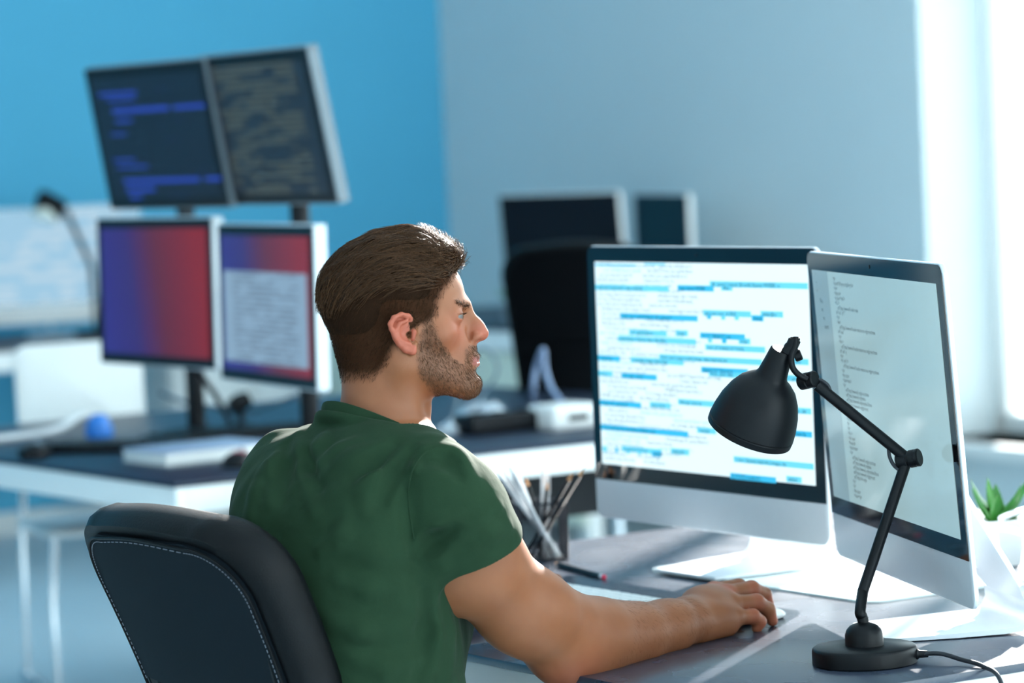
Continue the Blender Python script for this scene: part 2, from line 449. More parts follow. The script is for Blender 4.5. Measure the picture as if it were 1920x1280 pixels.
def screen_one(t, R, sw, sh, z0):
    G().box(-sw / 2, sw / 2, -.0026, -.0019, z0, z0 + sh, M=R).obj('screen', M['screen_white'], t, smooth=False)
    def loc(x, y):
        fx0 = 78 + (105 - 78) * (y - 142) / 716
        s = (x - fx0) / 814
        ty = 142 + 30 * s; by = 858 + 104 * s
        return s, (y - ty) / (by - ty)
    bars, dark = [], G()
    for i, (a, b, y) in enumerate(BARS):
        s0, f0 = loc(a, y); s1 = (b - a) / 814 + s0
        s1 = min(s1, .999); hgt = .0195 if i > 1 else .008
        x0, x1 = -sw / 2 + s0 * sw, -sw / 2 + s1 * sw
        z = z0 + sh * (1 - max(f0, 0.004))
        br = G().box(max(x0, -sw / 2 + .0005), x1, -.0030, -.0026, z - hgt * sh * 1.15, z + (0.002 if i > 1 else 0), M=R)
        br.obj('highlight_bar', M['bar_cyan_dark'] if i % 3 == 0 else M['bar_cyan'], t, smooth=False)
        if i > 1 and b - a > 30:
            bars.append((code_line(int((b - a) / 8.2)), x0 + .006, z - hgt * sh * .92, .0098))
    text_mesh(bars, M['ink_dark'], 'screen_text', t, R, -.0034)
    g1, g2 = [], []
    for k in range(41):
        z = z0 + sh * (1 - (k + 1) / 42.0)
        x = -sw / 2 + .006 + rnd.choice([0, 0, .01, .02]); n = rnd.randint(35, 70)
        for q in range(2):
            if x > sw / 2 - .08: break
            room = int((sw / 2 - .012 - x) / .0044)
            s = code_line(min(rnd.randint(18, 42), room))
            (g2 if rnd.random() < .22 else g1).append((s, x, z, .0088))
            x += len(s) * .0044 + rnd.choice([.004, .02, .05])
    text_mesh(g1, M['ink_grey'], 'screen_text', t, R, -.0028)
    text_mesh(g2, M['ink_green'], 'screen_text', t, R, -.0028)
def screen_two(t, R, sw, sh, z0):
    G().box(-sw / 2, sw / 2, -.0026, -.0019, z0, z0 + sh, M=R).obj('screen', M['screen_teal'], t, smooth=False)
    G().box(-sw / 2, -sw / 2 + .085, -.0029, -.0026, z0, z0 + sh, M=R).obj('screen_sidebar', M['screen_side'], t, smooth=False)
    L = []
    SN = ['<p>', '<a href="#">project/gallery</a>', '<div>', '<data src>', '<p class="title">', '<h2 />', 'url("https://www.w3.header-main', 'id="test" q="1"', '</p>',
          '<div>', 'url("https://www.w3.header-mainscreen.org/project/main', 'id="main"', '</p>', '<div />', 'url("https://www.w3.header-mainscreen.org/project/main', 'id="sub" q', '</p>',
          '<h1 id="x">', 'url("https://www.w3.header-mainscreen.org/project/main', '</p>', '<div class>', '<class=main/>', '<p>', 'url("https://www.w3.org/project/item', 'url("https://www.w3.org/main/a',
          'url("https://www.w3.org/template/li/item', 'url("https://www.w3.org/g/project', 'url("https://a.b', '</p>', '<div class="wide"', '<p>', '<a>', '<div />', '<div class>', '<body id>', '<class=main>', '</p>',
          'url("https://www.w3.org/project/item', 'url("https://www.w3.org/main', 'url("https://www.w3.org/template/li/item', 'url("https://www.w3.org/g/project', 'url("https://w3.org/a', '</p>', '<p>', '<div class>', '<main></p>']
    for k, s in enumerate(SN):
        z = z0 + sh * (1 - .035 - k * .0208)
        L.append((s, -sw / 2 + .115 + (.01 if s.startswith('url') else 0), z, .0088))
    for k in range(7):
        L.append((['*', '*', '*', 'Files', 'inc', 'src', 'assets'][k], -sw / 2 + .02 + (.004 * k if k > 2 else 0), z0 + sh * (1 - .03 - k * .037), .010))
    text_mesh(L, M['ink2'], 'screen_text', t, R, -.0031, 0.9)
M['glass_imac2'] = M['glass_black']
ZB = 0.815
computer('wide desktop computer showing bright page of code with cyan highlights', 0.310, 5.625, math.radians(-58.3), math.radians(0.5), ZB, screen_one, M['glass_black'], zdesk=DZ + .0045)
computer('angled desktop computer with dim pale screen beside the window, behind black lamp', 0.549, 4.905, math.radians(-79.4), math.radians(-3.4), ZB, screen_two, M['glass_black'])

# thin white sheet under the first computer
g = G(); th_ = .004
ring = rrect(.33, .615, .03, 8)
g.loft([[Vector((x, y, .0003)) for x, y in ring], [Vector((x, y, th_)) for x, y in ring]])
pl = g.obj('desk_sheet', mat('frosted_white_glass', rgb(225, 236, 236), 0.25, var=.01), None, smooth=False)
pl.location = W(3.375, 4.437, DZ); pl.rotation_euler = (0, 0, THETA)
tag(pl, 'thin white glass sheet lying on the desk under the wide computer', 'desk sheet')
# ================================================================== desk lamp
LD = 4.705                                        # distance of the lamp along the view
base = on_plane(1622, 1243, DZ)
lamp = thing('desk_lamp', 'matte black articulated desk lamp with bell shade in front of the computers', 'lamp', base)
def lp(px, py, d=LD): return at(px, py, d) - base
G().lathe([(.0, 0), (.070, 0), (.0725, .002), (.0725, .019), (.0715, .0225), (.069, .0245), (.028, .0255), (0.001, .0256)], 64).obj('base', M['black_matte'], lamp)
G().lathe([(.0265, .0250), (.0262, .040), (.024, .047), (.019, .0525), (.012, .0555), (.0075, .057), (.0072, .064), (0.0005, .065)], 40).obj('base_dome', M['black_matte'], lamp)
p0 = Vector((0, 0, .058)); p1 = lp(1609, 1140); p2 = lp(1618, 1108); p3 = lp(1697, 872)
p1.y = 0.0
G().tube(smooth_path([p0, (p0 + p1) / 2, p1, p2], 8) + [p2.lerp(p3, .5), p3], .0078, 20).obj('lower_arm', M['black_matte'], lamp)
e = lp(1703, 861)
ax = Vector((0.86, -0.45, 0.18)).normalized()
Mx = Matrix.Translation(e) @ frame_to(ax).to_4x4()
elb = G().lathe([(.0005, -.016), (.011, -.016), (.0125, -.0145), (.0125, -.001), (.0115, 0), (.0115, .002), (.0125, .003), (.0125, .010), (.0118, .0105), (.0118, .0125), (.0125, .013), (.0125, .016), (.011, .0175), (.0005, .0175)], 32, Mx)
elb.obj('elbow_joint', M['black_matte'], lamp)
q1 = lp(1532, 722)
G().tube([e + (q1 - e) * .02, q1], .0078, 20).obj('upper_arm', M['black_matte'], lamp)
j = lp(1515, 713)
Mx = Matrix.Translation(j) @ frame_to(Vector((.75, -.62, .2)).normalized()).to_4x4()
G().lathe([(.0005, -.013), (.010, -.013), (.0115, -.0115), (.0115, .0), (.0105, .001), (.0105, .003), (.0115, .004), (.0115, .0115), (.010, .013), (.0005, .013)], 28, Mx).obj('shade_joint', M['black_matte'], lamp)
top = lp(1467, 655); rimc = lp(1409, 800, LD + .045)
axd = (rimc - top).normalized()
LT = (rimc - top).length
Sm = Matrix.Translation(top) @ frame_to(axd, (0, 1, 0)).to_4x4()
ro = [(.0145, .0), (.0165, .002), (.0185, .02), (.0212, .040), (.0240, .046), (.0315, .051), (.0415, .0605), (.0500, .075), (.0568, .0935), (.0606, .112), (.0620, .125), (.0606, .1262), (.0622, .128), (.0618, .1365)]
sc_ = LT / .128
prof = [(r, z * sc_ if z < .2 else z) for r, z in ro]
inner = [(r - .0016, z - .0005) for r, z in prof[::-1] if r > .03]
G().lathe([(.0004, 0)] + prof + inner + [(.0004, inner[-1][1] - .004)], 64, Sm).obj('shade', M['black_matte'], lamp)
bulb = G().lathe([(.0004, .058), (.012, .060), (.014, .075), (.026, .098), (.028, .110), (.022, .124), (.010, .131), (.0004, .132)], 32, Sm)
bulb.obj('bulb', mat('frosted_bulb', rgb(235, 235, 228), .3), lamp)
# lever on top of the cap, and the bracket from the cap to the joint
lv = smooth_path([lp(1477, 662, LD - .004), lp(1484, 650, LD - .006), lp(1490, 637, LD - .006), lp(1491, 632, LD - .006)], 5)
G().tube(lv, [.0100] * 6 + [.0088] * 5 + [.007] * 4 + [.005], 14).obj('switch_lever', M['black_matte'], lamp)
br = smooth_path([lp(1492, 632, LD - .01), lp(1491, 648, LD - .012), lp(1484, 668, LD - .014), lp(1486, 688, LD - .014), lp(1497, 702, LD - .013), lp(1513, 711, LD - .012)], 8)
G().tube(br, .0058, 12, flat=.75).obj('bracket', M['black_matte'], lamp)
kn = Matrix.Translation(lp(1489, 668, LD + .004)) @ frame_to(Vector((.9, -.1, .3))).to_4x4()
G().lathe([(.0004, 0), (.007, 0), (.0085, .0015), (.0085, .009), (.007, .0105), (.0004, .0105)], 20, kn).obj('clamp_knob', M['black_matte'], lamp)
sl = smooth_path([lp(1522, 706), lp(1538, 712), lp(1552, 722), lp(1558, 738)], 6)
G().tube(sl, .0026, 8).obj('cable_loop', M['cable_dark'], lamp)
sl = smooth_path([lp(1666, 840), lp(1668, 856), lp(1676, 872), lp(1689, 884), lp(1690, 896)], 6)
G().tube(sl, .0026, 8).obj('cable_loop', M['cable_dark'], lamp)
bs = at(1702, 1243, LD - .02) - base
G().lathe([(.0004, -.004), (.0075, -.004), (.0075, .002), (.0055, .004), (.0045, .016), (.0004, .017)], 16, Matrix.Translation(Vector((.069, -.02, .0125))) @ frame_to(Vector((.95, -.25, 0))).to_4x4()).obj('strain_relief', M['black_plastic'], lamp)
cb = smooth_path([Vector((.075, -.022, .0125)), Vector((.10, -.035, .014)), Vector((.125, -.055, .008)), Vector((.150, -.09, .003)), Vector((.168, -.125, -.012)), Vector((.175, -.15, -.08)), Vector((.17, -.16, -.2)), Vector((.165, -.1, -.5)), Vector((.16, -.02, -.735)), Vector((.3, .2, -.736))], 8)
G().tube(cb, .0032, 10).obj('power_cord', M['cable_dark'], lamp)

# ================================================================== wire pencil cup and pencils
cupc = on_plane(1016, 1046, DZ)
cup = thing('pencil_cup', 'square black wire mesh pencil cup behind the arm', 'pencil cup', cupc, math.radians(9))
CW, CH = .040, .100
M['wire'] = mat('black_wire', rgb(34, 38, 48), .3, metal=.7, var=.05)
fr_ = G()
for sx in (-1, 1):
    for sy in (-1, 1): fr_.tube([(sx * CW, sy * CW, .002), (sx * CW * 1.06, sy * CW * 1.06, CH)], .0018, 8)
for z, k in ((.002, 1.0), (CH, 1.06)):
    c = CW * k
    fr_.tube([(-c, -c, z), (c, -c, z), (c, c, z), (-c, c, z), (-c, -c, z)], .0018, 8)
fr_.obj('rim', M['wire'], cup)
G().box(-CW, CW, -CW, CW, 0.0, .0015).obj('bottom', M['wire'], cup)
def wires(rot):
    w = G(); n = 16
    Rz = Matrix.Rotation(rot, 4, 'Z')
    for i in range(-n, n * 2):
        for sg in (1, -1):                       # diagonal weave clipped to the side
            pts = []
            for t in (0, 1):
                pass
            x0 = -CW + 2 * CW * i / n
            y_a, y_b = 0.002, CH
            xa, xb = x0, x0 + sg * (CH - .002) * .8
            lo, hi = 0.0, 1.0
            dx = xb - xa
            if abs(dx) > 1e-9:
                t0, t1 = (-CW - xa) / dx, (CW - xa) / dx
                if t0 > t1: t0, t1 = t1, t0
                lo, hi = max(lo, t0), min(hi, t1)
            if hi - lo < .02: continue
            A = Vector((xa + dx * lo, -CW * (1 + .06 * lo), y_a + (y_b - y_a) * lo)); B = Vector((xa + dx * hi, -CW * (1 + .06 * hi), y_a + (y_b - y_a) * hi))
            w.tube([A, B], .00042, 4, cap=False, M=Rz)
    return w
for k in range(4): wires(math.pi / 2 * k).obj('mesh_panel', M['wire'], cup)
M['pencil_black'] = mat('black_pencil_lacquer', rgb(14, 16, 20), .3, spec=.25)
M['pencil_wood'] = mat('pencil_wood', rgb(205, 150, 105), .7, var=.15, scale=300)
M['pen_silver'] = mat('silver_pen', rgb(238, 240, 242), .22, metal=.25)
M['pen_red'] = mat('red_pencil_end', rgb(225, 45, 85), .4)
M['graphite'] = mat('graphite', rgb(45, 45, 48), .4)
def pencil(label, A, B, kind, group='pencils and pens in the wire cup', cat='pencil'):
    """A foot, B tip, world coordinates"""
    A, B = Vector(A), Vector(B); L = (B - A).length
    t = thing('pencil' if kind == 'wood' else 'pen', label, cat, A, group=group)
    t.rotation_euler = frame_to(B - A).to_euler()
    if kind == 'wood':
        hexr = .0036
        G().lathe([(hexr, 0), (hexr, L - .018)], 6).obj('barrel', M['pencil_black'], t, angle=20)
        G().lathe([(hexr * .96, L - .018), (.0011, L - .004)], 12).obj('wood_cone', M['pencil_wood'], t)
        G().lathe([(.0011, L - .004), (.0003, L)], 10).obj('lead', M['graphite'], t)
    else:
        G().lathe([(.0030, 0), (.0038, .004), (.0038, L - .02), (.0034, L - .012)], 14).obj('barrel', M['pen_silver'], t)
        G().lathe([(.0034, L - .012), (.0026, L - .004), (.0018, L)], 14).obj('cap', M['pen_silver'], t)
        G().box(.0036, .0052, -.0012, .0012, L - .05, L - .012, .0004).obj('clip', M['pen_silver'], t)
    return t
CD = 5.93
feet = {}
def incup(fx, fy): return cupc + Matrix.Rotation(math.radians(9), 3, 'Z') @ Vector((fx, fy, .0025))
for lab, fx, fy, tx, ty, td, kind in [
        ('dark pencil with bare wood tip leaning furthest right in the cup', -.024, -.012, 1096, 875, CD - .02, 'wood'),
        ('dark pencil with bare wood tip second from the right in the cup', -.030, .006, 1075, 884, CD, 'wood'),
        ('short dark pencil standing upright at the middle of the cup', -.002, .016, 1028, 900, CD + .01, 'wood'),
        ('dark pencil leaning left among the silver pens in the cup', .018, .02, 985, 893, CD + .02, 'wood'),
        ('silver pen leaning furthest left in the cup', .028, -.016, 932, 885, CD - .02, 'pen'),
        ('bright silver pen second from the left in the cup', .032, -.004, 943, 882, CD - .02, 'pen'),
        ('bright silver pen with the highest tip on the left of the cup', .022, -.028, 955, 875, CD - .03, 'pen'),
        ('silver pen third of the bright ones leaning left in the cup', .010, -.020, 967, 873, CD, 'pen'),
        ('pale pen standing upright left of the middle of the cup', .006, .028, 1018, 877, CD + .02, 'pen'),
        ('white pen standing upright right of the middle of the cup', .016, .030, 1026, 877, CD + .03, 'pen')]:
    pencil(lab, incup(fx, fy), at(tx, ty, td), kind, cat='pencil' if kind == 'wood' else 'pen')
# pencil lying on the desk
A = on_plane(1134, 1087, DZ) + Vector((0, 0, .0046)); B = on_plane(1040, 1060, DZ) + Vector((0, 0, .0046))
t = thing('pencil', 'thick black pencil with red end lying on the desk near the cup', 'pencil', A)
t.rotation_euler = frame_to(B - A).to_euler(); L = (B - A).length
G().lathe([(.0043, .016), (.0045, .018), (.0045, L - .022), (.0042, L - .020)], 12).obj('barrel', M['pencil_black'], t)
G().lathe([(.0042, .006), (.0044, .007), (.0044, .016), (.0042, .017)], 16).obj('ferrule', M['pen_silver'], t)
G().lathe([(.0034, 0), (.0042, .001), (.0042, .007), (.0040, .0072)], 14).obj('red_end', M['pen_red'], t)
G().lathe([(.0042, L - .021), (.0012, L - .004), (.0004, L)], 12).obj('wood_cone', M['pencil_wood'], t)

# ================================================================== keyboard
kb = thing('keyboard', 'slim white keyboard half hidden behind the forearm', 'keyboard', W(2.945, 4.525, DZ), THETA)
g = G(); g.box(-.058, .058, -.215, .215, 0.0, .007, .003, 2); g.obj('case', M['alu_matte'], kb)
proto = None
for r in range(5):
    n = 14 if r < 4 else 9
    for c in range(n):
        wd = .40 / n
        y = -.20 + wd * (c + .5); x = -.042 + r * .021
        x = .042 - r * .021
        if n == 14:
            if proto is None:
                proto = G().box(-.0085, .0085, -.0118, .0118, 0, .0035, .0015, 2)
                o = proto.obj('key', M['white_plastic'], kb); proto = o; o.location = (x, y, .007); continue
            o = proto.copy(); COL.objects.link(o); o.parent = kb; o.location = (x, y, .007)
        else:
            o = proto.copy(); COL.objects.link(o); o.parent = kb; o.location = (x, y, .007); o.scale = (1, 1.62, 1)
# ================================================================== mouse
mpos = on_plane(1418, 1163, DZ)
ms_ = thing('computer_mouse', 'silver and white computer mouse under the right hand', 'mouse', mpos, math.radians(52))
rings = []
for z, k in ((0.002, .94), (.006, 1.0), (.010, .98), (.014, .9), (.0175, .74), (.020, .5), (.021, .22)):
    ring = rrect(.110 * k, .058 * k, .026 * k, 8)
    rings.append([Vector((x, y, z * (1 - .28 * (x / .055)))) for x, y in ring])
G().loft(rings).obj('shell', M['white_plastic'], ms_)
G().loft([[Vector((x, y, 0)) for x, y in rrect(.104, .052, .024, 8)], [Vector((x, y, .004)) for x, y in rrect(.107, .055, .025, 8)]]).obj('underside', M['black_plastic'], ms_)

# ================================================================== succulent in a white square pot, white cables
pot0 = on_plane(1874, 1058, DZ)
pot = thing('succulent', 'small green spiky succulent in a white square pot by the window', 'plant', pot0, math.radians(14))
def sq(w, z, r=.008): return [Vector((x, y, z)) for x, y in rrect(w, w, r, 5)]
G().loft([sq(.055, 0), sq(.058, .002), sq(.068, .072), sq(.070, .074), sq(.068, .076), sq(.060, .076), sq(.057, .066), sq(.02, .066)]).obj('pot', M['white_plastic'], pot)
G().loft([sq(.058, .060), sq(.0585, .067), sq(.03, .070)]).obj('soil', mat('dark_soil', rgb(50, 42, 36), .9, var=.3, scale=200, bump=.5), pot)
M['leaf'] = mat('succulent_leaf', rgb(46, 112, 40), .42, var=.4, scale=25, sss=.1)
lr = random.Random(3)
for k, (az, el, ln) in enumerate([(200, 82, .085), (150, 66, .09), (20, 48, .115), (-15, 36, .115), (70, 68, .075), (250, 60, .07), (-70, 52, .09), (110, 50, .085), (320, 64, .08), (45, 30, .10)]):
    a, e_ = math.radians(az), math.radians(el)
    d = Vector((math.cos(a) * math.cos(e_), math.sin(a) * math.cos(e_), math.sin(e_)))
    side = d.cross(Vector((0, 0, 1))).normalized(); nrm = side.cross(d).normalized()
    g = G(); rg = []
    for i in range(9):
        s = i / 8
        wdt = .0135 * (1 - s ** 2.2) ** .8 * (.75 + .6 * s * (1 - s) * 2) + .0004
        thk = .0055 * (1 - s ** 1.6) + .0003
        c = Vector((0, 0, .064)) + d * ln * s + nrm * (-.012 * math.sin(s * 1.5) * .6)
        rg.append([c + side * wdt * math.cos(q) + nrm * thk * (math.sin(q) if math.sin(q) < 0 else .35 * math.sin(q)) for q in [2 * math.pi * j / 12 for j in range(12)]])
    g.loft(rg)
    for i in range(2, 7):
        s = i / 8
        wdt = .0135 * (1 - s ** 2.2) ** .8 * (.75 + .6 * s * (1 - s) * 2)
        for sg in (-1, 1):
            b0 = Vector((0, 0, .064)) + d * ln * s + nrm * (-.012 * math.sin(s * 1.5) * .6) + side * wdt * sg * .95
            g.tube([b0 - d * .001, b0 + side * sg * .002 + d * .0015], [.0009, .0002], 5)
    g.obj('leaf', M['leaf'], pot)
cb = smooth_path([W(3.20, 3.90, DZ + .07), W(3.25, 3.88, DZ + .095), at(1870, 992, 5.05), at(1930, 1003, 5.2), at(1975, 1012, 5.4), on_plane(2030, 1035, DZ) + Vector((0, 0, .006)), on_plane(2090, 1030, DZ) + Vector((0, 0, .006)), on_plane(2140, 1022, DZ) + Vector((0, 0, .006))], 8)
c_ = G().tube(cb, .0055, 12).obj('power_cable', M['cable_white'])
tag(c_, 'thick white power cable coming out of the angled computer stand', 'cable')
cb = smooth_path([at(1876, 972, 5.52), at(1900, 962, 5.55), at(1930, 955, 5.6), at(1980, 962, 5.7), on_plane(2040, 985, DZ) + Vector((0, 0, .006)), on_plane(2090, 985, DZ) + Vector((0, 0, .006))], 8)
c_ = G().tube(cb, .005, 12).obj('power_cable', M['cable_white'])
tag(c_, 'white cable passing behind the succulent pot', 'cable')
# glasses folded by the desk edge, mostly behind the arm
gp = on_plane(884, 1178, DZ)
gt = thing('spectacles', 'small black folded spectacles between the shirt and the arm', 'spectacles', gp, math.radians(60))
for s in (-1, 1):
    ring = [Vector((math.cos(a) * .022, s * .030 + 0 * a, .018 + math.sin(a) * .016)) for a in [2 * math.pi * k / 20 for k in range(21)]]
    ring = [Vector((p.y * 0, s * .030 + (p.x), p.z)) for p in ring]
    G().tube(ring, .0015, 8, cap=False).obj('lens_rim', M['black_plastic'], gt)
    G().tube([(0, s * .052, .026), (.012, s * .050, .010), (.02, s * -.04, .004)], .0014, 8).obj('temple', M['black_plastic'], gt)
G().tube([(0, -.009, .022), (0, 0, .025), (0, .009, .022)], .0014, 8).obj('bridge', M['black_plastic'], gt)
# ================================================================== office chairs
def office_chair(label, loc, yaw, recline, group=None, hz=0.47, simple=False, armrests=True, width=.44, hgt=.56, up=M['slate_fabric'], seat_push=0.0):
    """local: x forward, y left, z up; loc on the floor under the backrest's foot"""
    t = thing('office_chair', label, 'chair', loc, yaw, group)
    zb = hz + .01                                           # lower end of the backrest
    Rb = Matrix.Translation((0, 0, zb)) @ Matrix.Rotation(-recline, 4, 'Y')
    def wid(s):                                             # half width along the height fraction
        return width / 2 * (0.80 + 0.28 * s - 0.10 * s * s)
    def outline(k, inset=0.0, n=14, top=1.0, rad=.10):
        """closed outline in (y, z): k scales, inset shrinks"""
        zt = hgt * top - inset; rc = rad - inset * .6
        L = []
        for i in range(n + 1):
            z = inset + (zt - rc - inset) * i / n; L.append((wid(z / hgt) - inset, z))
        w = wid((zt - rc) / hgt) - inset
        for i in range(1, 25):
            a = math.radians(90 * i / 24); L.append((w - rc + rc * math.cos(a), zt - rc + rc * math.sin(a)))
        top_n = [( (w - rc) * (1 - j / 8.0), zt + .010 * math.sin(math.pi / 2 * j / 8.0)) for j in range(1, 9)]
        half = L + top_n
        pts = half + [(-y, z) for y, z in half[-2::-1]]
        return pts
    def curve(y, z): return -.055 * (1 - (y / (width / 2)) ** 2) * .55 + .045 * math.sin(math.pi * min(1, z / hgt)) * .5
    g = G(); rings = []
    for x, ins in ((-.006, .035), (-.010, .012), (0.004, .003), (.022, .0), (.045, .003), (.060, .012), (.070, .030), (.076, .07), (.079, .11)):
        rings.append([Vector((x + curve(y, z), y, z)) for y, z in outline(1, ins)])
    g.loft(rings, Rb)
    back = g.obj('backrest', M['leather'], t, angle=60)
    # rear shell: slate panel above, darker panel below
    def panel(z0, z1, ins, off, m, name):
        g = G(); O = []
        full = outline(1, ins)
        ny, nz = 14, 16
        for i in range(nz + 1):
            z = z0 + (z1 - z0) * i / nz
            w = wid(z / hgt) - ins
            zt = hgt - ins; rc = .10 - ins * .6
            if z > zt - rc:
                dz = min(1, (z - (zt - rc)) / rc); w = wid((zt - rc) / hgt) - ins - rc + rc * math.sqrt(max(0, 1 - dz * dz))
            for j_ in range(ny + 1):
                y = w * (2 * j_ / ny - 1)
                O.append(Vector((-.010 + off + curve(y, z), y, z + .010 * (1 - (y / (width / 2)) ** 2) * (z - z0) / (z1 - z0) * (1 if z1 > hgt * .8 else 0))))
        Fc = [(i * (ny + 1) + j_, i * (ny + 1) + j_ + 1, (i + 1) * (ny + 1) + j_ + 1, (i + 1) * (ny + 1) + j_) for i in range(nz) for j_ in range(ny)]
        nV = len(O)
        O2 = [p + Vector((.010, 0, 0)) for p in O]
        Fc2 = [tuple(q + nV for q in f[::-1]) for f in Fc]
        rim = [j_ for j_ in range(ny + 1)] + [i * (ny + 1) + ny for i in range(1, nz + 1)] + [nz * (ny + 1) + j_ for j_ in range(ny - 1, -1, -1)] + [i * (ny + 1) for i in range(nz - 1, 0, -1)]
        Fs = [(rim[i], rim[(i + 1) % len(rim)], rim[(i + 1) % len(rim)] + nV, rim[i] + nV) for i in range(len(rim))]
        g.add(O + O2, Fc + Fc2 + Fs, Rb)
        return g.obj(name, m, t, angle=50)
    panel(hgt * .565, hgt - .030, .030, -.004, up, 'rear_panel')
    panel(.02, hgt * .56, .030, -.001, M['dark_fabric'], 'lower_rear_panel')
    if not simple:
        o = outline(1, .0285)
        seam = [Vector((-.0145 + curve(y, z), y, z)) for y, z in o if z > hgt * .5]
        G().tube(seam, .0022, 8, M=Rb).obj('piping', M['leather'], back)
        st = G()
        o2 = [Vector((-.0148 + curve(y, z), y, z)) for y, z in outline(1, .0345, n=30) if z > hgt * .55]
        for i in range(len(o2) - 1):
            a, b = o2[i], o2[i + 1]; n = max(1, int((b - a).length / .007))
            for q in range(n):
                st.tube([a.lerp(b, q / n), a.lerp(b, (q + .6) / n)], .0007, 4, M=Rb)
        st.obj('stitching', M['thread'], back)
    # seat
    sx0 = .02 + seat_push
    rs = []
    for z, k in ((hz - .06, .92), (hz - .05, .98), (hz - .025, 1), (hz - .008, .97), (hz, .88), (hz + .003, .6)):
        rs.append([Vector((sx0 + .24 + x, y, z)) for x, y in rrect(.48 * k, .48 * k, .09 * k, 8)])
    G().loft(rs).obj('seat', M['leather'], t, angle=60)
    G().tube([(-.02, 0, zb + .10), (-.01, 0, hz - .05), (.08, 0, hz - .08), (.2, 0, hz - .085)], .022, 12, flat=1.6).obj('back_bracket', M['black_plastic'], t)
    if armrests:
        for s in (-1, 1):
            g = G(); g.tube(smooth_path([(.16, s * .24, hz - .05), (.16, s * .275, hz - .02), (.15, s * .285, hz + .10), (.14, s * .285, hz + .19)], 6), .014, 10)
            arm = g.obj('armrest_support', M['black_plastic'], t)
            G().box(.02, .27, s * .285 - .035, s * .285 + .035, hz + .19, hz + .22, .014, 3).obj('armrest_pad', M['black_plastic'], t)
    G().lathe([(.03, .10), (.03, .25), (.018, .252), (.018, hz - .07)], 20, Matrix.Translation((sx0 + .22, 0, 0))).obj('gas_lift', M['chrome'], t)
    for k in range(5):
        a = 2 * math.pi * k / 5 + .3; d = Vector((math.cos(a), math.sin(a), 0)); c = Vector((sx0 + .22, 0, 0))
        G().tube([c + Vector((0, 0, .11)), c + d * .15 + Vector((0, 0, .095)), c + d * .29 + Vector((0, 0, .075))], [.028, .022, .016], 10, flat=.8).obj('base_leg', M['chrome'], t)
        w = c + d * .29
        side = Vector((-d.y, d.x, 0))
        g = G()
        for s in (-1, 1):
            Mx = Matrix.Translation(w + side * (.010 * s) + Vector((0, 0, .03))) @ frame_to(side * s).to_4x4()
            g.lathe([(.0005, 0), (.029, 0), (.030, .002), (.030, .014), (.026, .018), (.0005, .018)], 20, Mx)
        g.tube([w + Vector((0, 0, .03)), w + Vector((0, 0, .075))], .008, 8)
        g.obj('caster', M['black_plastic'], t)
    return t
# the chair the person sits on
ctop = at(250, 953, 4.54)                     # middle of the backrest's upper edge, seen from behind
YAW_C = math.radians(37); REC = math.radians(19)
HG, HZ = .60, .45
fx_, fy_ = math.cos(YAW_C), math.sin(YAW_C)
hgt_ = HG; off = math.sin(REC) * hgt_
ch_loc = Vector((ctop.x + fx_ * (off + .03), ctop.y + fy_ * (off + .03), 0))
HZ = ctop.z - math.cos(REC) * hgt_ - .02
chair = office_chair('black leather office chair with slate back panel, under the seated person', ch_loc, YAW_C, REC, hz=HZ, width=.46, hgt=HG, armrests=False)
# ================================================================== background bench and its things
bench('desk', 'long dark topped desk with thick white edge behind the person', 3.38, 5.30, 6.87, 8.80, M['bg_top'], edge_h=.062, leg_in=.16)
bd = bpy.data.objects['desk.001']
G().box(-.84, .86, -.55, -.53, .50, .655, .004).obj('cable_tray', M['black_plastic'], bd)
def emis_img(name, build, rough=.35):
    m = bpy.data.materials.new(name); m.use_nodes = True
    nt = m.node_tree; b = nt.nodes['Principled BSDF']; b.inputs['Roughness'].default_value = rough; b.inputs['Specular IOR Level'].default_value = .2
    b.inputs['Base Color'].default_value = (.01, .012, .018, 1)
    col = build(nt); nt.links.new(col, b.inputs['Emission Color']); b.inputs['Emission Strength'].default_value = 0.34
    return m
def code_nodes(base, ink, rows, dens, sx=1.0, strength=1.0, hi=.62):
    """lines of code as lit dashes on a dark screen: rows along generated Z, breaks along X"""
    def f(nt):
        N, L = nt.nodes, nt.links
        tc = N.new('ShaderNodeTexCoord'); sp = N.new('ShaderNodeSeparateXYZ'); L.new(tc.outputs['Generated'], sp.inputs[0])
        def math_(op, a, b=None):
            q = N.new('ShaderNodeMath'); q.operation = op
            for i, x in enumerate((a, b)):
                if x is None: continue
                if isinstance(x, (int, float)): q.inputs[i].default_value = x
                else: L.new(x, q.inputs[i])
            return q.outputs[0]
        zr = math_('MULTIPLY', sp.outputs[2], rows); row = math_('FLOOR', zr); frac = math_('FRACT', zr)
        inrow = math_('MULTIPLY', math_('GREATER_THAN', frac, .25), math_('LESS_THAN', frac, .75))
        cx = N.new('ShaderNodeCombineXYZ'); L.new(math_('MULTIPLY', sp.outputs[0], 6.0 * sx), cx.inputs[0]); L.new(math_('MULTIPLY', row, 3.7), cx.inputs[1])
        no = N.new('ShaderNodeTexNoise'); no.inputs['Scale'].default_value = 1.0; no.inputs['Detail'].default_value = 2; L.new(cx.outputs[0], no.inputs['Vector'])
        on = math_('GREATER_THAN', no.outputs['Fac'], dens)
        edge = math_('MULTIPLY', math_('GREATER_THAN', sp.outputs[0], .12), math_('LESS_THAN', sp.outputs[0], .9))
        fac = math_('MULTIPLY', math_('MULTIPLY', inrow, on), edge)
        mx = N.new('ShaderNodeMix'); mx.data_type = 'RGBA'; mx.inputs[6].default_value = base; mx.inputs[7].default_value = ink
        L.new(fac, mx.inputs[0]); return mx.outputs[2]
    return f
